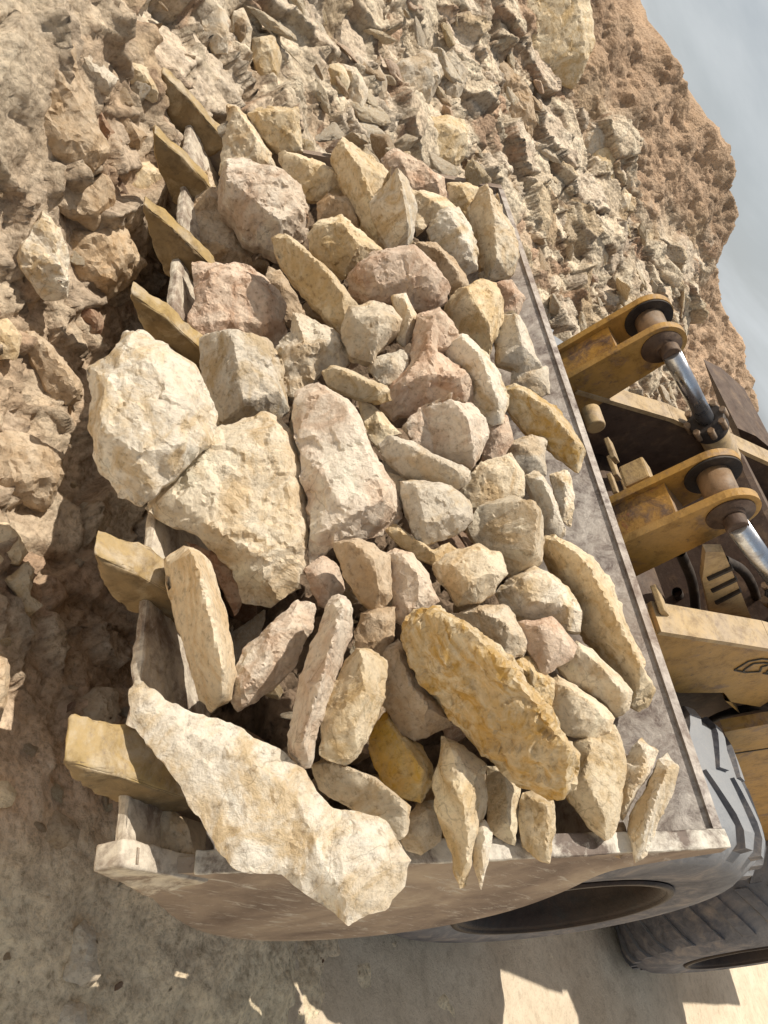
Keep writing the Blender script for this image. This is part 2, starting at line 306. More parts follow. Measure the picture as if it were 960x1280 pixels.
# ------------------------------------------------------------------ one broken stone from its traced outline
def mound(px, py):
    P = on_plane(px, py, LIP, NN); r = float(np.dot(P - LIP, RR)); w = -float(P[0]) - .443
    k = max(0, min(1, r / .45)) * max(0, min(1, (1.32 - r) / .55))
    e = max(0, min(1, w / .5))
    return .02 + .16 * k * (.45 + .55 * e)
def inside(G, fo):
    ins = np.zeros(len(G), bool); j = len(fo) - 1
    for i in range(len(fo)):
        xi, yi = fo[i]; xj, yj = fo[j]; c_ = ((yi > G[:, 1]) != (yj > G[:, 1])) & (G[:, 0] < (xj - xi) * (G[:, 1] - yi) / (yj - yi + 1e-12) + xi); ins ^= c_; j = i
    return ins
def build_rock(name, outline, inner, m, P0, n, thick=.5, rough=1.0, res=None, jag=.012, lump=.0):
    """closed stone: faceted front through the traced ridge points, broken sides and back"""
    n = n / np.linalg.norm(n); u = np.cross(n, [0, .3, 1.]); u /= np.linalg.norm(u); w = np.cross(n, u)
    def loc2(px, py):
        P = on_plane(px, py, P0, n) - P0; return np.array([P.dot(u), P.dot(w)])
    O = np.array([loc2(*q) for q in outline]); O = O.mean(0) + (O - O.mean(0)) * (1.03 if thick > .2 else 1.015); area = .5 * abs(np.dot(O[:, 0], np.roll(O[:, 1], 1)) - np.dot(O[:, 1], np.roll(O[:, 0], 1)))
    rad = math.sqrt(area / PI); I = np.array([loc2(q[0], q[1]) for q in inner]).reshape(-1, 2); H = [q[2] * rad for q in inner]
    seed = random.randrange(10 ** 6); rr = random.Random(seed)
    if not inner:                                    # a broken top face of its own
        c = O.mean(0); k = len(O); s = rr.uniform(.55, .78); dx = np.array([rr.uniform(-.12, .12), rr.uniform(-.12, .12)]) * rad
        sel = list(range(0, k, 2)) if k > 6 else list(range(k))
        tilt = np.array([rr.uniform(-.3, .3), rr.uniform(-.3, .3)]); h0 = rr.uniform(.22, .34) * rad
        I = np.array([c + dx + (O[i] - c) * s for i in sel]); H = [max(.06 * rad, h0 + float(tilt.dot(p - c))) for p in I]
    # rough facet layout
    rim = np.array([rr.uniform(-.03, .05) * rad for _ in O])
    vv = [Vector(p) for p in O] + [Vector(p) for p in I]; zz = np.concatenate([rim, H])
    cv, ce, cf, ov, oe, of = delaunay_2d_cdt(vv, [(i, (i + 1) % len(O)) for i in range(len(O))] + ([(len(O) + i, len(O) + i + 1) for i in range(len(I) - 1)] if inner and len(inner) <= 5 and thick > .45 else []), [], 1, 1e-5)
    cv = np.array([tuple(v) for v in cv]); cz = np.array([np.mean([zz[j] for j in o]) if o else 0 for o in ov])
    cf = [f for f in cf if len(f) == 3]; keep = inside(np.array([cv[list(f)].mean(0) for f in cf]), O); cf = [f for f, k_ in zip(cf, keep) if k_]
    # fine outline
    g = res or max(.0062, rad * .042); fo = []
    for i in range(len(O)):
        a, b = O[i], O[(i + 1) % len(O)]; L = np.linalg.norm(b - a); k = max(1, int(L / g))
        nrm = np.array([b[1] - a[1], a[0] - b[0]]) / (L + 1e-9)
        for j in range(k):
            t = j / k; fo.append(a + (b - a) * t)
    fo = np.array(fo); q = np.c_[fo / .034 + seed % 97, np.zeros(len(fo))]
    fo = fo + np.c_[fbm(q, 3, 3), fbm(q + 31, 3, 9)] * min(jag * .42, rad * .04) + (np.c_[fbm(q * .28 + 9, 2, 13), fbm(q * .28 + 51, 2, 19)] * min(.02, rad * .07))
    lo, hi = fo.min(0), fo.max(0); gx, gy = np.meshgrid(np.arange(lo[0], hi[0], g), np.arange(lo[1], hi[1], g)); G = np.c_[gx.ravel(), gy.ravel()]
    G = G + rng.uniform(-.28, .28, G.shape) * g
    # keep grid points well inside
    ins = inside(G, fo)
    G = G[ins]
    if len(G):
        dmin = np.full(len(G), 9.)
        for p in fo: dmin = np.minimum(dmin, ((G - p) ** 2).sum(1))
        G = G[dmin > (g * .55) ** 2]
    nf = len(fo); vv = [Vector(p) for p in fo] + [Vector(p) for p in G]
    fv, fe, ff, _, _, _ = delaunay_2d_cdt(vv, [(i, (i + 1) % nf) for i in range(nf)], [], 1, 1e-7, False)
    fv = np.array([tuple(v) for v in fv]); tri = np.array([f for f in ff if len(f) == 3], dtype=np.int64)
    tri = tri[inside(fv[tri].mean(1), fo)]
    z = np.zeros(len(fv)); best = np.full(len(fv), -9.)
    for f in cf:
        if len(f) != 3: continue
        a, b, c = cv[f[0]], cv[f[1]], cv[f[2]]; d = (b[0] - a[0]) * (c[1] - a[1]) - (b[1] - a[1]) * (c[0] - a[0])
        if abs(d) < 1e-12: continue
        w1 = ((fv[:, 0] - a[0]) * (c[1] - a[1]) - (fv[:, 1] - a[1]) * (c[0] - a[0])) / d
        w2 = ((b[0] - a[0]) * (fv[:, 1] - a[1]) - (b[1] - a[1]) * (fv[:, 0] - a[0])) / d
        w0 = 1 - w1 - w2; mn = np.minimum(np.minimum(w0, w1), w2); m_ = mn > best
        w0c, w1c, w2c = [np.clip(x, 0, 1) for x in (w0, w1, w2)]; s_ = w0c + w1c + w2c
        z[m_] = ((w0c * cz[f[0]] + w1c * cz[f[1]] + w2c * cz[f[2]]) / s_)[m_]; best[m_] = mn[m_]
    T_min = min(.30, thick * .45)
    z = z * 1.6
    cen_ = O.mean(0); ext = lambda dv: max(float((p - cen_).dot(dv)) for p in O); zmax = max(z.max(), .12 * rad)
    if thick > .2:
        for k in range(13):                           # flat chips struck off the rim and the crown
            an = rr.uniform(0, 2 * PI); dv = np.array([math.cos(an), math.sin(an)]); e_ = ext(dv); r0 = e_ * rr.uniform(.55, .9); sl = rr.uniform(.4, 1.9)
            z = np.minimum(z, zmax * rr.uniform(.75, 1.05) - sl * ((fv - cen_) @ dv - r0))
        z = np.maximum(z, -T_min * rad)
    q2 = np.c_[(fv - cen_) / rad, np.full(len(fv), seed % 71)]
    for k in range(2 if rad < .2 else 3):             # thin broken ledges with crisp edges
        dvn = rr.uniform(0, PI); st_ = fbm(q2 * np.array([1 + 1.6 * abs(math.cos(dvn)), 1 + 1.6 * abs(math.sin(dvn)), 1]) * (.7 + .6 * k) + 5 * k, 3, 7 + k)
        z = z - np.clip((st_ - .22) / .05, 0, 1) * rr.uniform(.03, .065) * min(rad, .22) * (.35 if thick < .2 else .5)
    ed2 = np.full(len(fv), 9.)
    for p in fo: ed2 = np.minimum(ed2, ((fv - p) ** 2).sum(1))
    z = z - (.14 * thick * rad + .004) * np.exp(-np.sqrt(ed2) / (.016 + .02 * rad)) * .8
    # boundary edges of the fine sheet
    E_ = np.concatenate([tri[:, [0, 1]], tri[:, [1, 2]], tri[:, [2, 0]]]); key = {}
    for a, b in E_: key[(int(a), int(b))] = 1
    bd = [(a, b) for (a, b) in key if (b, a) not in key]
    cen = O.mean(0); T = thick * rad; nv = len(fv); used = sorted({a for e in bd for a in e}); idx = {a: k for k, a in enumerate(used)}
    z = np.maximum(z, -T * .75); V = [np.c_[fv, z]]; rings = [(.12, .996), (.35, .99), (.6, .965), (.82, .91)]; U_ = np.array(used)
    for t, s in rings: V.append(np.c_[cen + (fv[U_] - cen) * s, z[U_] * (1 - t) - T * t])
    V.append(np.c_[cen + (fv - cen) * .84, np.full(nv, -T)])
    V = np.concatenate(V); nu = len(used); Fc = [tuple(t) for t in tri]
    lay = [lambda a: a] + [(lambda a, k=k: nv + k * nu + idx[a]) for k in range(len(rings))] + [lambda a: nv + len(rings) * nu + a]
    for a, b in bd:
        for k in range(len(lay) - 1):
            p, q_, r_, s_ = lay[k](a), lay[k](b), lay[k + 1](b), lay[k + 1](a); Fc.append((q_, p, s_)); Fc.append((q_, s_, r_))
    o_ = nv + len(rings) * nu; Fc += [(t[0] + o_, t[2] + o_, t[1] + o_) for t in tri]
    Fc = np.array(Fc, dtype=np.int64)
    W3 = P0 + V[:, :1] * u + V[:, 1:2] * w + V[:, 2:3] * n
    # weathering: lumps, chips and fine grain along the normals
    fn = np.cross(W3[Fc[:, 1]] - W3[Fc[:, 0]], W3[Fc[:, 2]] - W3[Fc[:, 0]]); vn = np.zeros_like(W3)
    for k in range(3): np.add.at(vn, Fc[:, k], fn)
    vn /= np.linalg.norm(vn, axis=1)[:, None] + 1e-12
    sd = np.array([seed % 613, seed % 127, seed % 331]) * 1.7; a = rough * rad
    R_ = np.array([[rr.gauss(0, 1) for _ in range(3)] for _ in range(3)]); R_, _ = np.linalg.qr(R_)
    Q = (W3 - P0) @ R_
    d = .010 * a * fbm(Q / (rad * .55) + sd, 5, 1) + .0028 * min(rough, 1.8) * fbm(Q / .03 + sd, 4, 21) + .006 * max(0, rough - 1.1) * fbm(Q / .06 + sd, 4, 22)
    bdist, cr, cv3 = worley(Q / (rad * .42) + sd, seed % 50)        # broken chip planes
    aa = rough * min(rad, .17) * (.4 if thick < .2 else .55); d += aa * .05 * (cr[0] - .5) + aa * .11 * ((cr[1] - .5) * cv3[:, 0] + (cr[2] - .5) * cv3[:, 1] + (cr[3] - .5) * cv3[:, 2])
    st = (Q[:, 0] / (rad * .22) + .5 * fbm(Q / (rad * .8) + sd, 2, 5)); d += a * .014 * (2 * np.abs((st % 1) - .5) ** .6 - .5)   # bedding steps
    d += lump * rad * fbm(Q / (rad * .3) + sd, 4, 77)
    W3 = W3 + vn * d[:, None]
    flip = np.dot(np.cross(W3[Fc[0, 1]] - W3[Fc[0, 0]], W3[Fc[0, 2]] - W3[Fc[0, 0]]), n) < 0
    if flip: Fc = Fc[:, ::-1]
    o = mesh_obj(name, W3, Fc, ROCK[m] if isinstance(m, str) else m, None, 'angle', loc=P0)
    return o

# ------------------------------------------------------------------ the stones in the bucket: (label, material, outline, ridge points, thickness, lift, roughness)
HEAP = [
 ('squarish tan block at the far end of the heap with a flat sunlit top', 'gold', [(308,141),(330,133),(372,131),(374,145),(377,184),(352,189),(322,167)], [(322,150,.35),(366,150,.4),(366,176,.2)], .8, 0, 1),
 ('pointed upright shard at the far end beside the squarish tan block', 'cream', [(290,127),(322,160),(348,208),(325,222),(272,212),(278,172)], [(293,140,.25),(318,185,.45),(318,206,.4)], .7, -.02, 1),
 ('buff stone with reddish base just below the squarish tan block', 'gold', [(350,186),(385,196),(425,213),(432,240),(405,250),(380,245),(355,215)], [(375,205,.3),(415,222,.35),(385,232,.2)], .6, -.03, 1),
 ('large pale block with brown underside at the far front of the heap', 'wpink', [(285,198),(325,203),(352,215),(378,228),(384,258),(381,292),(352,319),(302,300),(274,262),(273,235)], [(283,228,.35),(284,252,.45),(316,272,.5),(345,292,.45),(374,282,.35),(345,225,.4)], .8, .05, 1),
 ('dusty tan slab standing upright under the large pale block', 'tan', [(262,205),(284,262),(318,330),(296,336),(238,330),(243,265)], [(262,250,.2),(285,318,.25)], .4, -.04, 1),
 ('long buff stone leaning beside the dark hole at the far end', 'gold', [(415,190),(427,171),(450,186),(478,205),(489,225),(474,262),(484,312),(470,308),(449,272),(434,240)], [(424,186,.3),(447,226,.5),(462,262,.5),(474,300,.35)], .7, .02, 1),
 ('upright stone split by a vertical ridge between shaded and lit faces', 'white', [(463,253),(478,234),(491,221),(511,222),(521,253),(518,293),(510,308),(493,311),(474,284),(466,266)], [(492,229,.7),(497,262,.8),(506,296,.55)], .8, .05, .8),
 ('flat pinkish slab leaning at the far back edge of the heap', 'pink', [(478,197),(495,186),(525,202),(555,220),(564,247),(540,244),(517,236),(486,216)], [(498,202,.25),(545,232,.25)], .4, -.03, 1),
 ('smooth cream stone wedged behind the ridged upright stone', 'cream', [(516,234),(545,240),(562,250),(577,266),(545,286),(538,278),(522,292),(517,262)], [(530,250,.25),(555,265,.25)], .5, -.01, .7),
 ('rounded speckled white stone near the far back corner', 'white', [(550,261),(575,260),(594,288),(597,332),(576,343),(548,311),(536,285)], [(562,280,.35),(582,315,.35)], .7, .03, 1.1),
 ('tall cream stone with a sharp edge standing at the far back corner', 'cream', [(588,262),(600,236),(607,232),(626,258),(641,284),(653,320),(637,344),(612,348),(600,322)], [(604,246,.55),(610,290,.7),(615,336,.5)], .8, .04, 1),
 ('small yellowish stone leaning against the tall cream stone', 'gold', [(560,229),(583,224),(601,236),(592,262),(594,282),(576,262),(563,250)], [(575,240,.35)], .6, 0, 1),
 ('small brown-sided stone sitting in the dark hole', 'tan', [(397,253),(410,241),(438,248),(450,281),(426,275),(399,276)], [(412,253,.45),(436,262,.35)], .7, -.05, 1),
 ('blocky buff stone under the small stone of the dark hole', 'gold', [(385,290),(400,274),(426,268),(466,300),(480,312),(452,332),(430,342),(408,335),(388,312)], [(402,290,.4),(425,292,.45),(445,318,.45)], .8, 0, 1.1),
 ('long golden stone lying on a slant like a loaf', 'gold', [(342,292),(352,289),(370,299),(405,330),(434,360),(448,380),(444,402),(428,412),(408,396),(383,369),(354,330)], [(360,308,.35),(395,342,.5),(425,378,.45),(428,400,.3)], .7, .06, .9),
 ('large mottled pink-grey stone in the upper middle of the heap', 'pink', [(436,346),(445,328),(470,312),(520,305),(545,328),(562,352),(556,374),(534,387),(508,380),(460,375),(438,360)], [(462,335,.3),(515,325,.35),(540,355,.35),(470,362,.2)], .7, .05, 1.2),
 ('thin dusty-brown stone behind the mottled pink-grey stone', 'tan', [(518,300),(545,302),(570,325),(587,350),(582,366),(564,366),(545,330)], [(548,318,.3),(570,346,.35)], .6, .01, 1),
 ('banded white and grey block with a shaded lower face', 'grey', [(438,382),(462,377),(490,382),(503,398),(500,416),(474,440),(465,453),(440,445),(428,422),(429,402)], [(438,404,.45),(470,408,.5),(496,404,.35),(470,430,.35)], .9, .07, 1),
 ('narrow bluish-white shard beside the banded block', 'white', [(490,369),(508,366),(522,396),(517,415),(506,433),(497,424),(500,396)], [(503,380,.5),(512,400,.5),(506,424,.3)], .8, .05, .7),
 ('broad dusty pink slab near the front edge with a jagged corner', 'pink', [(240,326),(290,328),(336,340),(355,378),(356,414),(349,432),(318,424),(262,424),(246,441),(227,418),(230,398),(245,370)], [(262,345,.14),(330,360,.16),(335,410,.15),(260,405,.12)], .35, .02, .8),
 ('sunlit white block with a golden shaded end', 'white', [(253,422),(285,415),(338,425),(353,465),(361,510),(348,522),(305,528),(275,528),(265,500),(255,465)], [(287,426,.45),(294,468,.5),(303,518,.42),(345,500,.35),(330,435,.35)], .8, .05, .8),
 ('knobbly grey-tan stone with a pointed top in the middle of the heap', 'grey', [(345,436),(366,412),(367,387),(390,400),(420,413),(441,445),(430,460),(405,460),(392,480),(370,495),(356,490),(350,465)], [(372,410,.2),(380,440,.32),(420,435,.28)], .6, -.01, 1.4),
 ('huge white boulder resting against the bucket lip', 'white', [(150,430),(160,413),(177,411),(213,430),(247,457),(257,487),(268,520),(263,555),(240,580),(217,600),(197,622),(180,634),(157,620),(123,583),(110,533),(116,507),(113,457)], [(160,440,.22),(188,470,.32),(210,520,.36),(212,575,.26),(130,505,.26),(128,550,.30),(170,578,.30),(240,500,.22)], .4, .27, 1),
 ('great flat slab with a broken ledge along its lower rim', 'cream', [(187,630),(215,592),(258,542),(300,520),(352,513),(376,570),(384,640),(385,700),(375,735),(345,746),(310,740),(290,703),(250,675)], [(215,622,.1),(262,566,.16),(345,540,.18),(362,640,.2),(372,690,.22),(318,704,.24),(268,668,.18)], .3, .07, 1),
 ('great white slab with pink stains lying in the middle of the heap', 'wpink', [(364,488),(395,475),(430,490),(450,520),(475,580),(498,613),(504,645),(480,662),(435,672),(412,690),(390,698),(381,680),(384,620),(374,560)], [(378,500,.12),(425,505,.18),(455,572,.2),(482,632,.22),(432,652,.22),(402,600,.16)], .45, .06, 1.1),
 ('small brownish log-shaped stone above the great white slab', 'gold', [(404,462),(416,455),(440,462),(480,482),(489,497),(475,503),(430,490),(411,478)], [(420,466,.35),(455,482,.4),(475,492,.3)], .8, .08, 1),
 ('rugged pinkish stone with a narrow head and wide foot', 'pink', [(523,390),(550,376),(567,400),(574,417),(548,437),(570,453),(588,477),(591,493),(586,503),(547,508),(492,521),(480,507),(487,483),(507,460),(517,430)], [(542,395,.25),(535,435,.3),(500,488,.35),(540,480,.42),(582,484,.38)], .7, .05, 1.1),
 ('weathered grey-pink stone left of the rugged pinkish one', 'grey', [(459,460),(475,445),(500,437),(513,440),(507,465),(489,486),(478,478)], [(488,455,.3)], .6, .02, 1.2),
 ('five-sided cream stone with a brown lower face', 'gold', [(557,378),(575,360),(600,347),(622,352),(631,375),(625,405),(611,449),(600,440),(577,412),(558,392)], [(580,368,.35),(590,395,.5),(607,420,.5),(610,436,.35),(620,375,.3)], .8, .03, .8),
 ('slanting white stone with a smooth shaded lower end', 'white', [(553,430),(568,420),(582,415),(605,440),(625,467),(634,500),(627,528),(615,531),(590,505),(583,477),(565,452)], [(572,428,.35),(594,455,.5),(608,492,.55),(620,512,.35)], .8, .08, .8),
 ('brown-faced stone with a white crust on its far half', 'wpink', [(507,530),(530,510),(560,503),(595,510),(609,522),(611,545),(592,584),(575,578),(545,565),(520,552)], [(560,508,.4),(578,538,.6),(586,570,.45)], .9, .05, 1),
 ('elongated grey-white stone below the brown-faced stone', 'grey', [(477,551),(489,543),(515,550),(560,575),(589,590),(587,606),(575,611),(540,601),(505,590),(480,570)], [(492,556,.35),(535,578,.42),(572,596,.35)], .8, .07, 1),
 ('cracked cream block under the elongated grey-white stone', 'white', [(501,600),(530,600),(560,605),(586,625),(591,650),(572,668),(532,681),(518,665),(507,640)], [(518,612,.3),(556,622,.35),(572,648,.35),(530,660,.3)], .7, .05, 1),
 ('plain tan wedge between the great white slab and the rugged pinkish stone', 'gold', [(448,498),(470,508),(502,540),(484,548),(475,562),(458,540)], [(472,530,.25)], .5, 0, .7),
 ('small pale wedge beside the far back wall, lit on top', 'white', [(622,420),(632,392),(650,395),(664,425),(677,456),(657,466),(622,456)], [(640,400,.45),(648,440,.5),(630,450,.3)], .8, .02, .6),
 ('small pink stone just above the pale wedge at the back', 'pink', [(622,352),(640,347),(656,370),(648,396),(632,412),(622,398)], [(640,372,.4)], .7, -.01, 1),
 ('long grey-gold slab leaning against the back wall of the bucket', 'yellow', [(629,486),(645,478),(672,490),(692,506),(716,535),(733,561),(723,584),(700,571),(666,545),(640,515)], [(648,494,.3),(682,520,.4),(712,556,.35)], .5, .05, .9),
 ('thin pale block standing behind the leaning grey-gold slab', 'grey', [(642,462),(686,455),(689,490),(672,498),(640,484)], [(665,472,.3)], .6, -.04, .8),
 ('grey cube-like block under the leaning grey-gold slab', 'grey', [(631,555),(665,543),(681,550),(683,592),(660,604),(640,588)], [(648,560,.3),(672,580,.3)], .6, -.02, .6),
 ('light beige stone above the smooth grey-faced boulder', 'cream', [(576,616),(604,580),(640,568),(656,590),(656,620),(638,632),(600,646),(582,636)], [(608,592,.35),(638,590,.35),(628,618,.3)], .7, .02, .8),
 ('smooth grey-faced boulder with a thin white sunlit edge', 'cream', [(583,655),(600,632),(640,619),(668,630),(681,645),(681,700),(662,715),(645,719),(600,682)], [(664,640,.62),(660,700,.55)], .8, .05, .35),
 ('slim white splinter standing at the side of the smooth grey-faced boulder', 'white', [(656,596),(675,588),(692,612),(709,665),(700,674),(684,668),(672,630)], [(676,606,.4),(690,640,.45)], .8, .02, .9),
 ('small crumbly white stone tucked against the back wall', 'white', [(688,592),(710,587),(719,620),(716,656),(704,650)], [(706,610,.35)], .7, -.02, 1.2),
 ('chunky cream stone with an ochre face near the middle', 'cream', [(543,705),(560,690),(578,684),(597,680),(610,690),(622,690),(637,718),(620,742),(603,750),(573,756),(556,732)], [(562,712,.35),(600,700,.45),(582,735,.5),(612,722,.42),(600,742,.2)], .9, .06, 1.1),
 ('white-topped stone wedged between the brown cobble and the chunky cream stone', 'wpink', [(480,690),(488,684),(517,690),(533,713),(551,750),(533,762),(510,779),(492,772),(488,728)], [(500,700,.4),(520,726,.5),(520,758,.4)], .8, .05, 1),
 ('rusty brown cobble above the cluster of upright pillars', 'tan', [(419,678),(450,671),(468,680),(488,695),(492,745),(470,759),(452,750),(430,716)], [(438,684,.45),(462,708,.6),(470,744,.45)], .9, .08, .9),
 ('short speckled pillar beneath the rusty brown cobble', 'tan', [(452,765),(478,755),(495,758),(492,800),(480,822),(450,816),(443,790)], [(460,770,.35),(482,785,.4)], .8, .03, 1.2),
 ('upright golden stone with orange stains near its foot', 'gold', [(443,808),(464,812),(482,822),(479,870),(463,913),(448,947),(430,953),(402,937),(404,897),(423,845)], [(450,822,.4),(452,870,.45),(440,915,.4),(416,905,.25)], .8, .13, 1),
 ('tall slender grey-pink stone standing like a post', 'wpink', [(417,744),(437,739),(444,757),(440,797),(423,842),(402,902),(391,951),(377,954),(360,938),(359,907),(372,853),(383,817),(397,787)], [(428,756,.5),(410,818,.6),(392,880,.6),(376,930,.45)], 1.0, .15, .9),
 ('rough white stone with ochre patch leaning behind the tall slender post', 'wpink', [(292,836),(310,805),(345,770),(372,748),(394,756),(390,785),(374,820),(345,850),(325,870),(300,888),(288,870)], [(335,792,.32),(360,790,.4),(330,838,.4),(304,866,.3)], .7, .05, 1.2),
 ('thick squared pillar of pale stone behind the second tooth from the near end', 'cream', [(204,695),(230,680),(250,690),(264,700),(277,740),(290,797),(296,842),(288,874),(268,889),(252,873),(233,822),(229,797),(217,760)], [(212,712,.3),(240,712,.75),(258,770,.8),(276,848,.75),(276,872,.45)], 1.0, .14, .5),
 ('reddish dark stone hidden behind the squared pale pillar', 'brown', [(230,674),(262,688),(292,698),(306,745),(292,765),(268,712)], [(272,700,.3)], .6, 0, 1),
 ('very large thin slab hanging over the near side of the bucket', 'white', [(165,862),(172,853),(195,862),(205,872),(232,880),(265,888),(300,905),(345,930),(375,955),(398,988),(430,1005),(470,1022),(492,1045),(505,1075),(502,1103),(480,1130),(450,1143),(430,1152),(415,1140),(385,1115),(355,1098),(320,1086),(290,1076),(270,1060),(250,1030),(225,985),(205,955),(180,920),(163,895)], [(195,885,.06),(240,920,.09),(300,950,.11),(310,1040,.10),(370,1000,.12),(400,1080,.12),(450,1040,.12),(480,1080,.09),(430,1125,.10)], .12, .16, .8),
 ('grey slab with a shaded face behind the overhanging slab', 'cream', [(390,958),(405,948),(432,955),(465,970),(495,990),(512,1006),(508,1035),(500,1048),(470,1026),(425,1002),(400,986)], [(415,958,.5),(455,974,.6),(492,1002,.6),(505,1020,.3)], .6, .04, .5),
 ('bright ochre stone in the gap between the pillars', 'ochre', [(458,935),(468,905),(485,888),(520,925),(541,955),(544,976),(526,998),(500,991),(475,971)], [(484,905,.3),(506,940,.5),(524,968,.45)], .8, .0, 1.1),
 ('smooth greyish stone with an orange corner by the near side plate', 'cream', [(498,1043),(506,1027),(525,1004),(546,1000),(554,1025),(552,1052),(527,1070),(508,1062)], [(535,1012,.3),(530,1040,.3)], .7, -.02, .5),
 ('pointed tan stone above the ochre stone', 'tan', [(476,872),(480,830),(486,812),(500,801),(520,833),(537,860),(568,902),(545,912),(520,924),(500,907)], [(496,822,.35),(508,860,.45),(530,888,.4)], .7, .04, 1),
 ('huge rugged golden boulder with yellow streaks in the near half', 'yellow', [(508,790),(525,764),(555,761),(572,772),(600,790),(640,838),(680,880),(706,920),(729,955),(721,984),(700,999),(670,986),(630,955),(590,920),(560,882),(530,842)], [(535,775,.3),(572,796,.45),(608,838,.55),(650,885,.55),(695,945,.48),(700,980,.25),(560,835,.28)], .8, .16, 1.8),
 ('speckled grey-white stone above the huge golden boulder', 'grey', [(565,765),(600,755),(632,752),(650,780),(659,805),(655,820),(632,822),(608,790)], [(600,768,.3),(632,785,.35)], .6, .02, 1.2),
 ('round-topped whitish stone beside the long ridge stone', 'white', [(621,742),(640,722),(670,706),(695,720),(714,734),(729,765),(727,790),(710,786),(690,775),(655,776),(630,765)], [(650,728,.35),(690,738,.45),(706,766,.4),(660,758,.4)], .8, .04, 1),
 ('small triangular tan stone under the round-topped whitish stone', 'pink', [(650,777),(690,769),(707,787),(723,806),(717,822),(682,844),(667,820),(655,797)], [(672,786,.3),(700,802,.35),(686,824,.25)], .7, .07, .9),
 ('egg-shaped cream stone next to the foot of the long ridge stone', 'cream', [(697,830),(710,812),(722,800),(740,811),(767,835),(791,863),(787,885),(773,892),(750,873),(715,853)], [(722,815,.35),(745,838,.45),(772,868,.4)], .9, .06, .8),
 ('very long pale ridge stone lying along the back wall', 'gold', [(680,676),(695,667),(720,672),(740,690),(767,733),(784,773),(807,833),(819,860),(817,877),(803,884),(790,878),(785,855),(766,833),(750,810),(730,780),(722,750),(703,720),(684,692)], [(700,688,.45),(728,728,.6),(757,785,.6),(785,835,.55),(803,868,.4)], .8, .05, 1),
 ('cream stone with a flat shaded end below the egg-shaped one', 'cream', [(682,855),(700,843),(727,862),(755,880),(770,898),(762,915),(738,926),(710,917),(690,890)], [(704,862,.35),(732,882,.45),(720,902,.35),(752,902,.3)], .8, .04, .9),
 ('big flat-faced cream stone with a pointed foot near the back corner', 'gold', [(718,928),(735,915),(770,905),(781,925),(783,965),(776,1020),(762,1046),(755,1051),(735,1032),(705,990),(716,965)], [(735,930,.22),(725,975,.34),(757,1034,.28),(770,940,.2)], .6, .02, .4),
 ('narrow chipped white stone beside the flat-faced cream stone', 'white', [(780,955),(790,935),(805,919),(823,938),(815,965),(792,1000),(778,1022),(775,990)], [(804,932,.4),(800,965,.45),(786,998,.3)], .8, .02, 1),
 ('tapering white shard nearest the back corner of the near side plate', 'white', [(788,1014),(806,990),(825,950),(838,939),(848,956),(845,985),(825,1020),(806,1064),(794,1073),(785,1040)], [(832,956,.5),(812,1002,.6),(800,1050,.45)], .8, .03, .9),
 ('little brownish stone at the foot of the flat-faced cream stone', 'tan', [(750,1030),(780,1027),(789,1056),(775,1071),(757,1067),(744,1050)], [(770,1040,.35)], .7, -.06, 1),
 ('small upright stone with a lit cap near the huge golden boulder', 'gold', [(651,1000),(656,991),(672,987),(693,1000),(693,1040),(686,1076),(675,1072),(656,1056),(650,1028)], [(660,1000,.4),(682,1012,.55),(681,1060,.35)], .8, -.01, .8),
 ('shaded golden block between the two upright stones by the side plate', 'gold', [(611,955),(635,958),(651,975),(645,1054),(631,1050),(611,1040)], [(630,975,.35),(632,1030,.35)], .6, -.04, .8),
 ('pale layered pillar leaning out over the near side plate', 'gold', [(541,975),(555,922),(580,934),(606,955),(608,1000),(600,1035),(590,1070),(587,1103),(579,1104),(570,1080),(559,1042),(545,1012)], [(562,945,.4),(566,985,.5),(590,975,.35),(582,1040,.4),(583,1085,.2)], .6, .07, .9),
 ('tiny white spike poking over the rim of the near side plate', 'white', [(590,1040),(596,1028),(608,1024),(618,1040),(612,1072),(603,1110),(594,1080)], [(604,1040,.5),(603,1080,.35)], .8, .08, .8),
 ('speckled cream chip beside the nearest tooth', 'cream', [(197,1022),(214,1004),(233,1030),(244,1070),(230,1074),(200,1060)], [(216,1030,.25)], .5, -.03, 1),
 ('thin ochre-edged plate under the cracked cream block', 'gold', [(480,658),(496,652),(520,672),(541,684),(560,678),(574,688),(545,706),(528,696),(500,680)], [(505,668,.3),(540,692,.3)], .6, .0, 1),
 ('dull pink stone in the gap above the light beige stone', 'pink', [(608,528),(634,515),(642,550),(628,575),(606,578)], [(624,545,.3)], .7, -.01, 1),
 ('yellow-crusted lump at the back of the huge golden boulder', 'yellow', [(634,825),(664,820),(692,852),(690,885),(668,872)], [(664,845,.3)], .6, .02, 1.6),
 ('small dusty stone in shadow beside the loaf-shaped golden stone', 'tan', [(338,330),(352,335),(374,372),(384,392),(366,405),(346,384),(333,352)], [(352,362,.3)], .6, -.05, 1),
 ('thin cream sliver left of the elongated grey-white stone', 'cream', [(473,585),(506,598),(512,625),(498,620),(484,604)], [(494,604,.3)], .5, 0, .8),
 ('cream stone behind the pale wedge and the five-sided stone', 'cream', [(626,398),(640,395),(652,410),(640,432),(624,438)], [(636,412,.3)], .7, -.03, 1),
 ('shadowed pink stone under the lower edge of the great flat slab', 'pink', [(378,712),(402,694),(424,705),(430,735),(416,762),(396,756)], [(404,728,.3)], .7, -.03, 1.1),
]
toC = lambda P: (CAM - P) / np.linalg.norm(CAM - P)
heap_objs = []
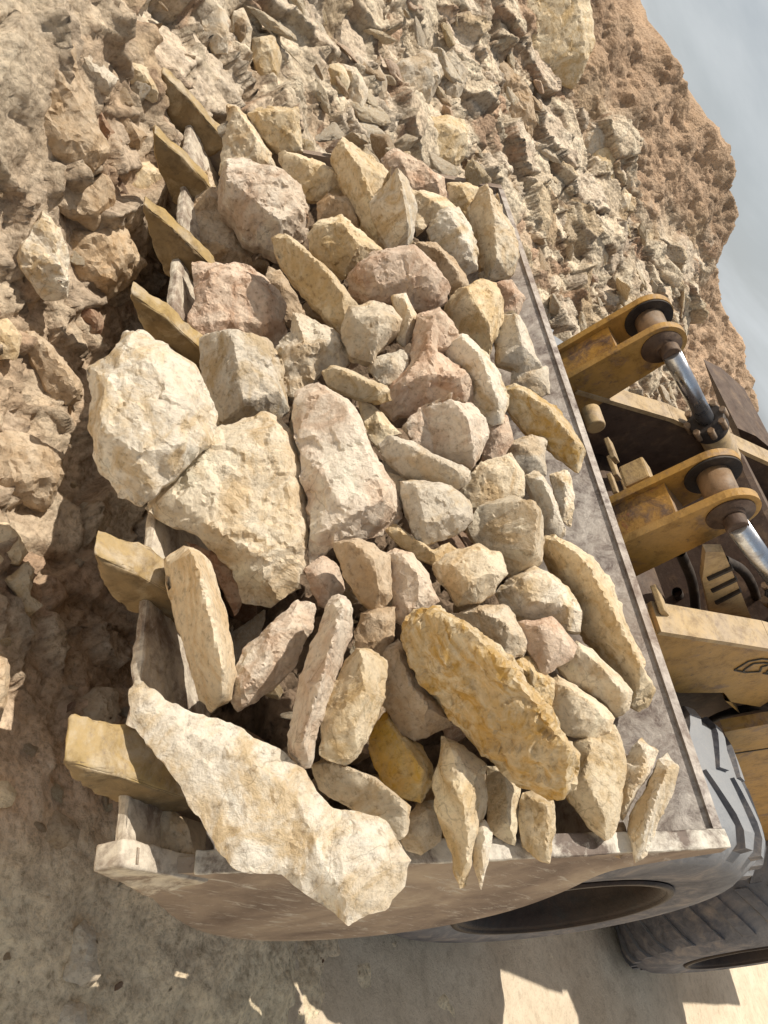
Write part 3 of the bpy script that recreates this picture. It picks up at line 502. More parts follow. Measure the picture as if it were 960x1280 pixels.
for lab, mk, out, inn, th, lift, ro in HEAP:
    c = np.mean(out, 0); off = mound(*c) + lift; P = on_plane(c[0], c[1], LIP + NN * off, NN)
    o = build_rock('rock', out, inn, mk, P, .45 * NN + .55 * toC(P), th, ro); tag(o, lab, 'rock', 'rocks heaped in the loader bucket')
    heap_objs.append(o)

# ------------------------------------------------------------------ loose stones: a few broken shapes, copied
def hull_mesh(name, seed, sub=3):
    r = random.Random(seed); bm = bmesh.new(); e = (1, r.uniform(.55, .95), r.uniform(.35, .8))
    for _ in range(r.randint(10, 15)):
        v = Vector((r.gauss(0, 1), r.gauss(0, 1), r.gauss(0, 1))).normalized(); k = r.uniform(.82, 1)
        bm.verts.new((v.x * e[0] * k, v.y * e[1] * k, v.z * e[2] * k))
    h = bmesh.ops.convex_hull(bm, input=bm.verts); bmesh.ops.delete(bm, geom=h['geom_interior'], context='VERTS')
    bmesh.ops.bevel(bm, geom=list(bm.edges), offset=.05, segments=1, affect='EDGES'); bmesh.ops.triangulate(bm, faces=bm.faces)
    for _ in range(sub):
        bmesh.ops.subdivide_edges(bm, edges=[x for x in bm.edges if x.calc_length() > .11], cuts=1, use_grid_fill=False); bmesh.ops.triangulate(bm, faces=bm.faces)
    bmesh.ops.recalc_face_normals(bm, faces=bm.faces); bm.normal_update()
    P = np.array([tuple(v.co) for v in bm.verts]); N_ = np.array([tuple(v.normal) for v in bm.verts])
    bd, cr, cv3 = worley(P * 2.1 + seed * 3.1, seed)
    d = .03 * fbm(P * 1.6 + seed, 4, seed) + .06 * (cr[0] - .5) * .6 + .12 * ((cr[1] - .5) * cv3[:, 0] + (cr[2] - .5) * cv3[:, 1]) + .02 * fbm(P * 9 + seed, 3, 5)
    for v, q in zip(bm.verts, P + N_ * d[:, None]): v.co = q
    me = bpy.data.meshes.new(name); bm.to_mesh(me); bm.free(); me.materials.append(ROCK['cream'])
    me.polygons.foreach_set('use_smooth', [True] * len(me.polygons)); me.set_sharp_from_angle(angle=math.radians(26)); return me
LOOSE = [hull_mesh('loose_stone', 100 + k) for k in range(14)]
def loose(name, P, size, mk, lab, cat, grp, rot=None, sq=(1, 1, 1)):
    o = bpy.data.objects.new(name, random.choice(LOOSE)); col.objects.link(o); o.location = P; o.scale = (size * sq[0], size * sq[1], size * sq[2])
    o.rotation_euler = rot or (random.uniform(0, 6.28), random.uniform(0, 6.28), random.uniform(0, 6.28))
    o.material_slots[0].link = 'OBJECT'; o.material_slots[0].material = ROCK[mk]
    return tag(o, lab, cat, grp)
# smaller broken pieces filling the bucket under the big ones
for k in range(60):
    w = .12 + 2.6 * (k % 15 + random.random()) / 15; r = .08 + 1.12 * random.random(); sz = random.uniform(.10, .18)
    kk = min(1, r / .45) * min(1, (1.32 - r) / .4)
    P = LIP + np.array([-w, 0, 0]) + RR * r + NN * (-.13 - .17 * (1 - kk) + random.uniform(-.12, .03))
    loose('rock', P, sz, random.choice(['tan', 'pink', 'cream', 'gold', 'tan', 'brown', 'grey']), 'smaller shadowed stone wedged in a gap beneath the big rocks of the load', 'rock', 'small stones under the big rocks in the bucket', sq=(1, .8, .7))

for k in range(26):
    r = .02 + 1.2 * (k + random.random()) / 26; P = LIP + np.array([-2.84 - random.uniform(-.05, .22), 0, 0]) + RR * r + NN * random.uniform(-.06, .06)
    loose('rock', P, random.uniform(.07, .13), random.choice(['tan', 'cream', 'gold', 'grey', 'pink']), 'broken stone spilling over the far rim of the bucket onto the rubble', 'rock', 'stones spilling over the far rim', sq=(1, .8, .6))
for k in range(64):                                  # chips caught between the big stones
    w = .15 + 2.55 * (k % 16 + random.random()) / 16; r = .18 + .98 * random.random()
    P = LIP + np.array([-w, 0, 0]) + RR * r + NN * random.uniform(-.06, .03)
    loose('rock_chip', P, random.uniform(.025, .055), random.choice(['tan', 'pink', 'cream', 'gold', 'white', 'grey']), 'little broken chip caught between the large stones of the load', 'rock chip', 'chips caught between the big stones', sq=(1, .8, .5))
# fines and gravel packed between the stones, low in the bucket
wg = np.arange(.10, 2.8, .012); rg = np.arange(.10, 1.10, .012); Wg, Rg = np.meshgrid(wg, rg, indexing='ij'); w_ = Wg.ravel(); r_ = Rg.ravel()
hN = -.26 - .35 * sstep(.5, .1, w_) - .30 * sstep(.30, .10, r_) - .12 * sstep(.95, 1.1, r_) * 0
P = np.array([-.443, LIP[1], LIP[2]]) + np.stack([-w_, 0 * w_, 0 * w_], 1) + r_[:, None] * RR + hN[:, None] * NN
b1, k1, u1 = worley(P / .11, 3); b2, k2, u2 = worley(P / .045, 13)
P = P + NN * (.05 * fbm(P * 4, 3, 6) + (.06 * k1[1] + .10 * ((k1[2] - .5) * u1[:, 0] + (k1[3] - .5) * u1[:, 1])) * sstep(0, .08, b1) + (.02 * k2[1] + .02 * (k2[2] - .5) * u2[:, 1]) * sstep(0, .1, b2))[:, None]
I = np.arange(len(w_)).reshape(Wg.shape); Fc = np.stack([I[:-1, :-1].ravel(), I[1:, :-1].ravel(), I[1:, 1:].ravel(), I[:-1, 1:].ravel()], 1)
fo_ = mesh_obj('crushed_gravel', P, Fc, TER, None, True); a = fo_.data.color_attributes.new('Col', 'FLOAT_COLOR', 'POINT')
cg = np.array([.22, .16, .11]) * (.6 + .6 * k1[2] * sstep(0, .1, b1) + .3 * k2[2])[:, None]; a.data.foreach_set('color', np.c_[cg, np.ones(len(cg))].astype(np.float32).ravel())  # gravel colour darkened to deepen the shade between the stones
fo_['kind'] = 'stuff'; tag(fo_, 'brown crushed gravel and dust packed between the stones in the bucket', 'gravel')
# ------------------------------------------------------------------ terrain: rubble floor in front of the bucket and the quarry face
SKY = [(745, -40), (757, 8), (780, 20), (795, 55), (803, 70), (838, 72), (852, 95), (858, 130), (866, 144), (884, 148), (900, 190), (911, 215), (912, 245), (923, 262), (921, 280), (908, 305), (899, 325), (897, 352), (906, 380), (917, 410), (930, 450), (943, 490), (951, 520), (958, 560), (970, 620)]
XC, XB = -7.4, -4.15
sk = []
for q in SKY: y, z = XP(q[0], q[1], XC); sk.append((y, z))
sky_y = np.array([a for a, b in sk]); sky_z = np.array([b for a, b in sk])
o_ = np.argsort(sky_y); sky_y, sky_z = sky_y[o_], sky_z[o_]
def crest(Y): return np.interp(Y, sky_y, sky_z)
def g2(X, Y, cx, cy, sx, sy): return np.exp(-((X - cx) / sx) ** 2 - ((Y - cy) / sy) ** 2)
def Hbase(X, Y):
    X = np.asarray(X, float); Y = np.asarray(Y, float)
    t = np.clip((XB - X) / (XB - XC), 0, 1); h = crest(Y) * (.62 * t + .38 * t ** 2)
    talus = .75 * sstep(-1.5, -4.2, X) * (1 - .55 * sstep(.9, 1.5, Y) * (1 - sstep(-3.3, -3.7, X))) * (1 - sstep(5, 9, Y) * .5)
    edge = sstep(.35, -.9, X)
    p = .16 * edge * (1 - sstep(1.9, 2.6, Y) * (1 - sstep(-3.1, -3.6, X)))
    p = p + .12 * g2(X, Y, -1.3, .55, .5, .5) + .52 * g2(X, Y, -2.15, .12, .75, .38) + .22 * g2(X, Y, -3.0, .55, .5, .35)
    under = sstep(-.7, -1.0, X) * sstep(-3.5, -3.2, X) * sstep(1.15, 1.4, Y)
    b = (talus * (1 - .6 * under) + p) * (1 - sstep(0, 1, t)) + .6 * sstep(0, 1, t) * 0
    return np.maximum(h, 0) + b - .03 * (1 - edge)
def ground_hit(px, py):
    d = ray(px, py); t = .4
    while t < 40:
        P = CAM + d * t
        if P[2] < float(Hbase(P[0], P[1])): break
        t += .02
    return CAM + d * t
def nrm_at(P, e=.12):
    gx = float(Hbase(P[0] + e, P[1]) - Hbase(P[0] - e, P[1])) / (2 * e); gy = float(Hbase(P[0], P[1] + e) - Hbase(P[0], P[1] - e)) / (2 * e)
    n = np.array([-gx, -gy, 1]); return n / np.linalg.norm(n)

def terrain(name, xs, ys):
    Xg, Yg = np.meshgrid(xs, ys, indexing='ij'); X = Xg.ravel(); Y = Yg.ravel(); Z = Hbase(X, Y); e = .12
    gx = (Hbase(X + e, Y) - Hbase(X - e, Y)) / (2 * e); gy = (Hbase(X, Y + e) - Hbase(X, Y - e)) / (2 * e)
    N = np.stack([-gx, -gy, np.ones_like(gx)], 1); N /= np.linalg.norm(N, axis=1)[:, None]
    P = np.stack([X, Y, Z], 1); t = np.clip((XB - X) / (XB - XC), 0, 1.0); Zr = Z / np.maximum(crest(Y), .5)
    wob = fbm(P * .9 + 3, 3, 40)
    soil = sstep(.72, .84, Zr + .10 * wob) * sstep(-4.6, -5.0, X)      # the brown overburden along the top
    yard = sstep(-1.45, -.75, X + .25 * wob) 
    pale_ = np.clip(g2(X, Y, -2.15, .05, .8, .45) * 1.3, 0, 1); rub = (1 - .8 * soil) * (1 - .95 * yard) * (1 - .75 * pale_)
    Pw = P + .025 * np.stack([fbm(P * 3 + k * 9, 3, 50 + k) for k in range(3)], 1)
    # tall upright fragments in the face, blockier on the floor
    S = np.where((X < -4.3)[:, None], np.array([[1, .8, 1.45]]), np.array([[1, 1, 1.]]))
    d = np.zeros(len(P)); colr = np.zeros((len(P), 3)); 
    base_f = np.array([.68, .55, .40]); base_soil = np.array([.43, .30, .20]); base_y = np.array([.88, .66, .46]); base_d = np.array([.44, .315, .21])
    bd1, c1, v1 = worley(Pw * S / .34 + 5, 1); bd2, c2, v2 = worley(Pw * S / .13 + 9, 11); bd3, c3, v3 = worley(Pw * S / .052 + 2, 31)
    s1 = (c1[0] > .45); s2 = (c2[0] > .35)
    big = np.where(s1, .10 * (c1[1] - .2) + .28 * (c1[2] - .5) * v1[:, 0] + .20 * (c1[3] - .5) * v1[:, 1] + .20 * (c1[4] - .5) * v1[:, 2], -.03) * sstep(0, .05, bd1)
    mid = np.where(s2, .045 * c2[1] + .085 * ((c2[2] - .5) * v2[:, 0] + (c2[3] - .5) * v2[:, 1] + (c2[4] - .5) * v2[:, 2]), -.012) * sstep(0, .06, bd2)
    sm = (.022 * c3[1] + .022 * ((c3[2] - .5) * v3[:, 0] + (c3[3] - .5) * v3[:, 1])) * sstep(0, .08, bd3)
    d = rub * (big + np.where(s1 & (bd1 > .12), .35, 1.0) * mid + np.where(s1, .5, 1.0) * sm) + .07 * fbm(P * 1.7, 5, 60) * (1 - .7 * yard) + .012 * fbm(P * 14, 4, 70)
    d += yard * .02 * fbm(P * 5, 4, 80) + soil * (.035 * fbm(P * 5 + 3, 5, 90) - .035 * np.maximum(0, fbm(P * 11, 3, 95)) + .006 * fbm(P * 26, 3, 97) + .006 * (c3[1] - .5))
    gaps = sstep(.10, .0, bd1) * .35 + sstep(.10, 0, bd2) * .25
    stone = np.array([.80, .69, .52]); grey = np.array([.72, .62, .49]); red = np.array([.46, .31, .21]); gold = np.array([.58, .45, .28])
    tone = np.where((c1[2] > .72)[:, None], grey, np.where((c1[2] < .22)[:, None], gold, stone)); tone2 = np.where((c2[2] > .7)[:, None], grey, np.where((c2[2] < .2)[:, None], red * 1.15, stone))
    k1 = (s1 & (bd1 > .06))[:, None] * 1.; k2 = (s2 & (bd2 > .06))[:, None] * 1.
    w2 = .5 + .5 * np.clip(fbm(P * .8 + 7, 3, 33)[:, None], -1, 1)
    earth = base_d * (1 - w2) + base_f * w2
    cc = earth * (1 - .75 * k2) + tone2 * (.78 + .3 * c2[3])[:, None] * .75 * k2
    cc = cc * (1 - .6 * k1) + tone * (.8 + .25 * c1[3])[:, None] * .6 * k1
    cc = cc * (1 - gaps[:, None] * rub[:, None])
    # reddish loose earth high on the far end of the pile
    rz = (g2(X, Y, -5.4, .4, .9, 1.2) * sstep(-4.3, -4.8, X))[:, None] * .7; cc = cc * (1 - rz) + base_soil * .85 * rz * (.8 + .4 * c3[1])[:, None] + 0 * cc
    fl = sstep(-3.9, -3.2, X)[:, None] * .4; cc = cc * (1 - fl) + base_d * 1.12 * fl
    pale = np.clip(g2(X, Y, -2.15, .05, .8, .45) * 1.3, 0, 1)[:, None]; cc = cc * (1 - pale) + np.array([.62, .53, .40]) * pale
    sl = soil[:, None] * .9; cc = cc * (1 - sl) + base_soil * (.85 + .25 * c2[1] + .2 * wob)[:, None] * sl
    yd = yard[:, None]; cc = cc * (1 - yd) + base_y * (1 + .1 * wob)[:, None] * yd
    P2 = P + N * d[:, None]; nx, ny = Xg.shape
    I = np.arange(nx * ny).reshape(nx, ny); Fc = np.stack([I[:-1, :-1].ravel(), I[1:, :-1].ravel(), I[1:, 1:].ravel(), I[:-1, 1:].ravel()], 1)
    o = mesh_obj(name, P2, Fc, TER, None, True); a = o.data.color_attributes.new('Col', 'FLOAT_COLOR', 'POINT')
    a.data.foreach_set('color', np.c_[np.clip(cc, .02, .8), np.ones(len(cc))].astype(np.float32).ravel()); o['kind'] = 'structure'; return o
xs = np.concatenate([np.arange(1.6, -4.1, -.014)])
terrain('ground', xs, np.concatenate([np.arange(-3.0, -.3, .05), np.arange(-.3, 2.9, .013), np.arange(2.9, 4.2, .06)]))
xs = np.concatenate([np.arange(-4.086, -7.6, -.012), np.arange(-7.6, -13, -.25)])
ys = np.concatenate([np.arange(-4.0, -.2, .06), np.arange(-.2, 5, .016), np.arange(5, 9, .024), np.arange(9, 15, .05), np.arange(15, 40, .3)])
terrain('cliff', xs, ys)
# ------------------------------------------------------------------ the sandy yard, out to the horizon
bm = bmesh.new(); s = 600; vs = [bm.verts.new(p) for p in ((-s, -s, -.04), (s, -s, -.04), (s, s, -.04), (-s, s, -.04))]; bm.faces.new(vs)
o = from_bm('sand_yard_floor', bm, YARD); o['kind'] = 'structure'
gx = np.arange(-4.3, 7, .03); gy = np.arange(2.2, 16, .04); Xg, Yg = np.meshgrid(gx, gy, indexing='ij'); P = np.stack([Xg.ravel(), Yg.ravel(), np.zeros(Xg.size)], 1)
ed = sstep(7, 6, P[:, 0]) * sstep(16, 15, P[:, 1]); P[:, 2] = -.03 + ed * (.02 + .018 * fbm(P * .8, 4, 3) + .010 * fbm(P * 6, 4, 5) + .02 * np.maximum(0, fbm(P * 3 + 4, 3, 8)) * sstep(-1, -3, P[:, 0]))
I = np.arange(Xg.size).reshape(Xg.shape); Fc = np.stack([I[:-1, :-1].ravel(), I[1:, :-1].ravel(), I[1:, 1:].ravel(), I[:-1, 1:].ravel()], 1)
o = mesh_obj('sand_ground', P, Fc, YARD, None, True); o['kind'] = 'structure'

# ------------------------------------------------------------------ traced stones lying on the rubble and set in the face
GR = [
 ('broad dusty slab standing in the rubble ahead of the far teeth', 'tan', [(48,60),(92,60),(118,120),(122,160),(140,188),(126,206),(112,223),(80,206),(50,178),(46,130)], [(70,90,.12),(105,150,.16),(118,190,.2),(75,175,.2)], .5, .1),
 ('tilted flat slab with a split edge under the broad dusty slab', 'tan', [(43,235),(70,224),(115,229),(141,214),(148,250),(126,286),(85,272),(45,252)], [(60,240,.1),(120,240,.16),(120,272,.2),(70,258,.2)], .5, .1),
 ('crumbly boulder of caked earth below the tilted flat slab', 'tan', [(80,288),(118,280),(148,266),(166,300),(182,330),(166,352),(135,373),(97,352),(84,322)], [(118,296,.3),(150,318,.4),(125,350,.35)], .8, .06),
 ('pale split rock with two fingers standing at the edge of the near earth bank', 'white', [(28,316),(45,285),(60,263),(69,280),(78,284),(87,330),(85,371),(65,376),(45,352),(30,335)], [(60,280,.25),(64,330,.4),(78,350,.3)], .6, .16),
 ('bluish grey stone near the top of the loose rubble', 'grey', [(88,62),(112,64),(148,100),(141,121),(115,108),(98,88)], [(105,76,.3),(132,104,.3)], .6, .06),
 ('golden flat stone leaning above the farthest tooth', 'gold', [(157,82),(166,79),(186,86),(203,115),(199,133),(184,124),(165,102)], [(168,88,.3),(190,115,.35)], .5, .08),
 ('long brown stone leaning beside the golden flat stone', 'tan', [(140,128),(165,148),(184,170),(176,187),(158,191),(141,162)], [(155,145,.3),(168,172,.35)], .6, .04),
 ('narrow brown stone parallel to the long brown one', 'brown', [(121,130),(140,160),(153,176),(149,191),(134,181),(122,152)], [(135,160,.3)], .6, .03),
 ('olive-tan block standing between the rubble and the far teeth', 'gold', [(165,205),(190,203),(207,220),(182,276),(160,281),(147,250)], [(180,214,.3),(168,262,.3)], .7, .06),
 ('pale upright slab high in the rubble slope', 'grey', [(250,0),(275,5),(289,25),(286,66),(270,69),(256,40)], [(268,12,.25),(278,50,.3)], .5, .08),
 ('slender pale stone beside the upright slab on the rubble slope', 'grey', [(292,15),(306,10),(316,35),(312,70),(300,68),(292,45)], [(304,30,.3)], .5, .06),
 ('long rounded clod of tan earth left of the shadowed hollow', 'tan', [(29,420),(45,416),(75,444),(104,480),(101,499),(85,506),(60,486),(40,450)], [(48,432,.3),(75,465,.35),(90,488,.3)], .7, .08),
 ('small clod at the rim of the near earth bank', 'gold', [(-10,402),(12,398),(28,420),(22,445),(-10,448)], [(8,420,.3)], .7, .08),
 ('lumpy earth-caked boulder with a pale flat side', 'tan', [(-20,545),(20,538),(52,548),(78,566),(81,592),(62,634),(30,622),(-20,600)], [(10,560,.2),(50,570,.3),(62,600,.35),(20,604,.25)], .7, .10),
 ('sandy coloured boulder at the rim of the shadowed floor', 'gold', [(-20,652),(12,655),(28,668),(36,690),(30,706),(-20,702)], [(8,670,.3)], .7, .08),
 ('bright yellowish stone in the shadowed floor', 'gold', [(8,724),(38,703),(45,712),(38,745),(55,757),(30,774),(22,740)], [(34,725,.35)], .7, .06),
 ('large shaded clod in the shadowed floor below the yellowish stone', 'tan', [(-20,800),(8,812),(14,850),(4,900),(-20,910)], [(0,850,.3)], .6, .08),
 ('bluish grey upright stone alone on the shaded floor near the bucket corner', 'grey', [(95,1161),(108,1149),(119,1163),(121,1195),(127,1216),(114,1233),(78,1222),(88,1186)], [(104,1175,.18),(108,1212,.22)], .4, .06),
 ('dark round stone in shadow under the lip between the two near teeth', 'tan', [(104,870),(122,856),(148,862),(152,890),(138,912),(108,908)], [(125,880,.35)], .8, .04),
 ('two-toned shaded stone by the foot of the nearest tooth', 'tan', [(48,1022),(72,1012),(100,1030),(98,1060),(70,1068),(48,1050)], [(72,1035,.3)], .8, .04),
 ('pale chip on the shaded floor opposite the nearest tooth', 'gold', [(-8,980),(12,976),(22,990),(16,1006),(-8,1010)], [(6,990,.3)], .6, .05),
 ('flat grey stone half sunk in the shaded floor', 'grey', [(62,1268),(88,1250),(108,1256),(112,1295),(60,1300)], [(88,1270,.2)], .4, .04),
 ('small whitish stone beside the dark rut on the shaded floor', 'white', [(33,1160),(44,1152),(51,1162),(42,1175),(33,1170)], [(42,1162,.3)], .6, .03),
 ('long stone poking from the dark hollow near the front', 'brown', [(95,367),(112,370),(130,395),(128,418),(116,420),(102,396)], [(112,392,.4)], .7, .05),
 ('squared pale-grey block in the quarry face above the bucket', 'grey', [(497,80),(515,70),(533,60),(551,67),(554,97),(541,124),(512,128),(500,110)], [(508,84,.18),(540,75,.22),(540,110,.26),(514,116,.15)], .6, .10),
 ('flat grey stone beside the squared block in the quarry face', 'grey', [(555,76),(570,62),(588,78),(584,105),(572,126),(557,136),(549,118)], [(568,82,.2),(566,112,.25)], .5, .06),
 ('rounded brown slab in the face just behind the far end of the load', 'gold', [(533,150),(560,142),(590,154),(588,185),(575,214),(550,212),(530,195)], [(550,160,.2),(572,170,.25),(562,200,.2)], .5, .12),
 ('brown upright block low in the quarry face', 'gold', [(320,45),(345,42),(353,70),(348,100),(326,104),(319,72)], [(335,60,.25),(338,88,.25)], .6, .08),
 ('grey angular stone under a ledge in the quarry face', 'grey', [(458,80),(474,78),(484,100),(482,128),(466,131),(458,108)], [(470,98,.3)], .6, .07),
 ('thin grey leaning stone in the quarry face', 'grey', [(430,78),(448,84),(460,112),(456,146),(442,150),(434,115)], [(444,100,.25),(448,130,.25)], .5, .07),
 ('yellow-brown cobble in the quarry face', 'gold', [(408,80),(428,78),(440,100),(432,118),(414,114)], [(424,95,.3)], .7, .06),
 ('huge golden bedded outcrop at the head of the quarry face', 'gold', [(610,-30),(740,-30),(742,20),(744,60),(738,95),(722,112),(690,104),(662,108),(630,70),(606,20)], [(640,0,.10),(715,0,.14),(722,70,.16),(670,75,.12)], .35, .02),
 ('wide buff outcrop plate next to the bedded outcrop', 'tan', [(600,10),(625,70),(662,110),(672,150),(664,178),(645,160),(625,120),(604,70)], [(630,100,.14),(655,140,.16)], .3, .05),
 ('olive block in the middle of the quarry face', 'gold', [(735,195),(762,184),(772,200),(768,226),(742,226)], [(754,205,.25)], .5, .03),
 ('white cobble in the quarry face', 'white', [(766,245),(778,235),(790,244),(786,262),(770,264)], [(778,248,.35)], .7, .05),
 ('pale grey boulder face beside a cluster of white cobbles', 'grey', [(715,160),(748,150),(764,170),(756,196),(730,205),(716,188)], [(740,170,.22)], .5, .03),
 ('white round cobble at the lower end of the cobble cluster', 'white', [(699,194),(712,189),(720,197),(712,208),(700,206)], [(709,198,.35)], .8, .05),
 ('pale wedge stone behind the first bracket in the face', 'white', [(738,305),(752,291),(764,300),(760,330),(744,335)], [(750,312,.25)], .6, .05),
]
gc = 0
for lab, mk, out, inn, th, lift in GR:
    c = np.mean(out, 0); P0 = ground_hit(*c); n = .5 * nrm_at(P0) + .5 * toC(P0); P = P0 + toC(P0) * lift
    m_ = TER if 0 else mk; dusty = mk in ('tan', 'gold')
    o = build_rock('boulder' if gc < 24 else 'rock', out, inn, mk, P, n, th, 1.3, res=.011 if P0[0] > -4 else .016, lump=.04 if 'earth' in lab or 'clod' in lab else 0)
    tag(o, lab, 'boulder' if gc < 24 else 'rock', 'stones in the rubble in front of the bucket' if gc < 24 else 'stones set in the quarry face'); gc += 1

# loose fragments sitting in the slope and on the floor
n_ = 0
while n_ < 285:
    Y = random.uniform(-.1, 9) if random.random() < .8 else random.uniform(-.1, 3); X = random.uniform(-4.2, -6.5)
    P = np.array([X, Y, float(Hbase(X, Y))]); sz = random.uniform(.045, .11) * (1.5 if random.random() < .15 else 1) * (1 + .05 * Y)
    P = P + nrm_at(P) * sz * .25
    loose('stone_fragment', P, sz, random.choice(['grey', 'cream', 'tan', 'cream', 'gold', 'white', 'pink', 'cream']), 'small pale fragment set in the dusty quarry face', 'rock', 'small fragments in the quarry face', rot=(random.uniform(-.7, .7), random.uniform(-.5, .5), 1.57 + random.uniform(-.6, .6)), sq=(1.25, .7, .6)); n_ += 1
n_ = 0
while n_ < 210:
    X = random.uniform(.05, -4.2); Y = random.uniform(.9, 3.0) if X > -.6 else random.uniform(.2, 1.9) if X > -3.3 else random.uniform(-.2, 3)
    P = np.array([X, Y, float(Hbase(X, Y))]); sz = random.choice([.02, .025, .03, .04, .05, .08 if X < -2 else .04]) * (.5 if X > -.6 else 1)
    loose('stone', P + np.array([0, 0, sz * .2]), sz, random.choice(['tan', 'tan', 'grey', 'brown', 'gold', 'tan', 'cream']), 'small stone lying loose in the dirt in front of the bucket', 'stone', 'small stones loose in the dirt', sq=(1, .8, .6)); n_ += 1
# ------------------------------------------------------------------ the wheel loader
L = bpy.data.objects.new('wheel_loader', None); col.objects.link(L); L.location = (-1.86, 4.6, 0)
tag(L, 'dusty yellow wheel loader with big tyres carrying a bucket full of stone', 'wheel loader')
X0, X1 = -.443, -3.285
def BP(r, n): P = LIP + RR * r + NN * n; return (float(P[1]), float(P[2]))
prof = [(-.02, -.02), (.03, -.28), (.10, -.52), (.20, -.69), (.34, -.79), (.52, -.82), (.70, -.79), (.86, -.69), (.96, -.56), (1.02, -.36), (1.03, -.20), (1.07, -.115), (1.19, -.055), (1.303, 0)]
def smooth_prof(p, k=2):
    for _ in range(k):
        q = [p[0]]
        for a, b in zip(p[:-1], p[1:]): q += [(a[0] * .75 + b[0] * .25, a[1] * .75 + b[1] * .25), (a[0] * .25 + b[0] * .75, a[1] * .25 + b[1] * .75)]
        q.append(p[-1]); p = q
    return p
pf = smooth_prof(prof); cx_ = (.6, -.35)
def offs(p, d):                                      # thickness outwards
    r = []
    for i, a in enumerate(p):
        b = p[min(i + 1, len(p) - 1)]; c = p[max(i - 1, 0)]; t = (b[0] - c[0], b[1] - c[1]); l = math.hypot(*t); r.append((a[0] + t[1] / l * d, a[1] - t[0] / l * d))
    return r
out_ = offs(pf, .03)
if abs(out_[10][0] - .6) + abs(out_[10][1] + .35) < abs(pf[10][0] - .6) + abs(pf[10][1] + .35): out_ = offs(pf, -.03)
V = []; Fc = []; NX = 60; n = len(pf)
for k in range(NX + 1):
    x = X0 - .02 + (X1 - X0 + .04) * k / NX
    for a in pf: y, z = BP(*a); V.append((x, y, z))
    for a in out_: y, z = BP(*a); V.append((x, y, z))
m2 = 2 * n
for k in range(NX):
    for i in range(n - 1):
        a, b = k * m2 + i, k * m2 + i + 1; Fc.append((a, b, b + m2, a + m2)); a += n; b += n; Fc.append((b, a, a + m2, b + m2))
    for i, j in ((0, n), (n - 1, 2 * n - 1)): a, b = k * m2 + i, k * m2 + j; Fc.append((a, b, b + m2, a + m2))
BK = mesh_obj('bucket', V, Fc, MT['steel'], L, False)
BK['label'] = 'wide steel bucket caked in pale dust'
# back edge bar, cutting edge
bm = bmesh.new(); a = BP(1.303, -.01); P_ = LIP + RR * 1.305 + NN * .0
fl = Matrix(((1, 0, 0), (0, RR[1], NN[1]), (0, RR[2], NN[2])))
def lumpify(bm, step, amp):
    bmesh.ops.bevel(bm, geom=list(bm.edges), offset=amp * 1.6, segments=2, affect='EDGES', profile=.6); bmesh.ops.triangulate(bm, faces=bm.faces)
    for _ in range(7):
        E_ = [e for e in bm.edges if e.calc_length() > step]
        if not E_: break
        bmesh.ops.subdivide_edges(bm, edges=E_, cuts=1); bmesh.ops.triangulate(bm, faces=bm.faces)
    bmesh.ops.recalc_face_normals(bm, faces=bm.faces); bm.normal_update(); P = np.array([tuple(v.co) for v in bm.verts]); dd = amp * (fbm(P * 13, 4, 3) + .5 * fbm(P * 50, 3, 8))
    for v, a in zip(bm.verts, dd): v.co += v.normal * float(a)
def bar_bm(bm, x0, x1, r0, r1, n0, n1):
    vs = [bm.verts.new((x, *BP(r, n))) for x in (x0, x1) for r, n in ((r0, n0), (r1, n0), (r1, n1), (r0, n1))]
    for f in ((0, 1, 2, 3), (7, 6, 5, 4), (0, 4, 5, 1), (1, 5, 6, 2), (2, 6, 7, 3), (3, 7, 4, 0)): bm.faces.new([vs[i] for i in f])
bar_bm(bm, X0 + .002, X1, 1.292, 1.316, -.02, .006); from_bm('top_edge', bm, MT['steel'], BK, bevel=.006)
# the cutting edge follows the floor line forward (profile start towards the teeth)
E0 = np.array(BP(.03, -.28)); E1 = np.array(BP(-.02, -.02)); T0 = np.array([1.06, .79])
def yz_box(bm, x0, x1, a, b, ta, tb):                 # tapered bar from a to b in the upright plane
    a = np.array(a); b = np.array(b); d = (b - a) / np.linalg.norm(b - a); q = np.array([-d[1], d[0]])
    pts = [a - q * ta / 2, b - q * tb / 2, b + q * tb / 2, a + q * ta / 2]; bm_prism(bm, [tuple(p) for p in pts], x0, x1)
bm = bmesh.new(); yz_box(bm, X0 + .012, X1 - .01, (1.36, .70), (1.06, .792), .036, .026); lumpify(bm, .03, .005); from_bm('cutting_edge', bm, MT['lip'], BK, smooth=True)
# side plates: outline of the profile, rim strip along the top
for sx, xa, xb in ((1, X0, X0 + .03), (-1, X1, X1 - .03)):
    poly = [BP(*a) for a in offs(pf, 0)] ; poly = [(1.075, .77)] + [(1.16, .70)] + [BP(*a) for a in out_[4:]] + [BP(1.31, .008), BP(1.0, .012), BP(.55, .015), BP(.1, .02), BP(-.02, .03)] + [(1.07, .835)]
    sp = prism('side_plate', poly, xa, xb, MT['side'], BK, bevel=.004)
    if sx < 0: continue
    bm = bmesh.new(); bar_bm(bm, xb + .004 * sx, xa - .014 * sx, .06, 1.31, .018, .030); lumpify(bm, .02, .0035); from_bm('rim_strip', bm, MT['rim_dust'], sp, smooth=True)
    bm = bmesh.new(); yz_box(bm, xa - .012 * sx, xb + .006 * sx, (1.26, .745), (1.03, .80), .15, .06); lumpify(bm, .015, .003); from_bm('corner_guard', bm, MT['lip'], sp, smooth=True)
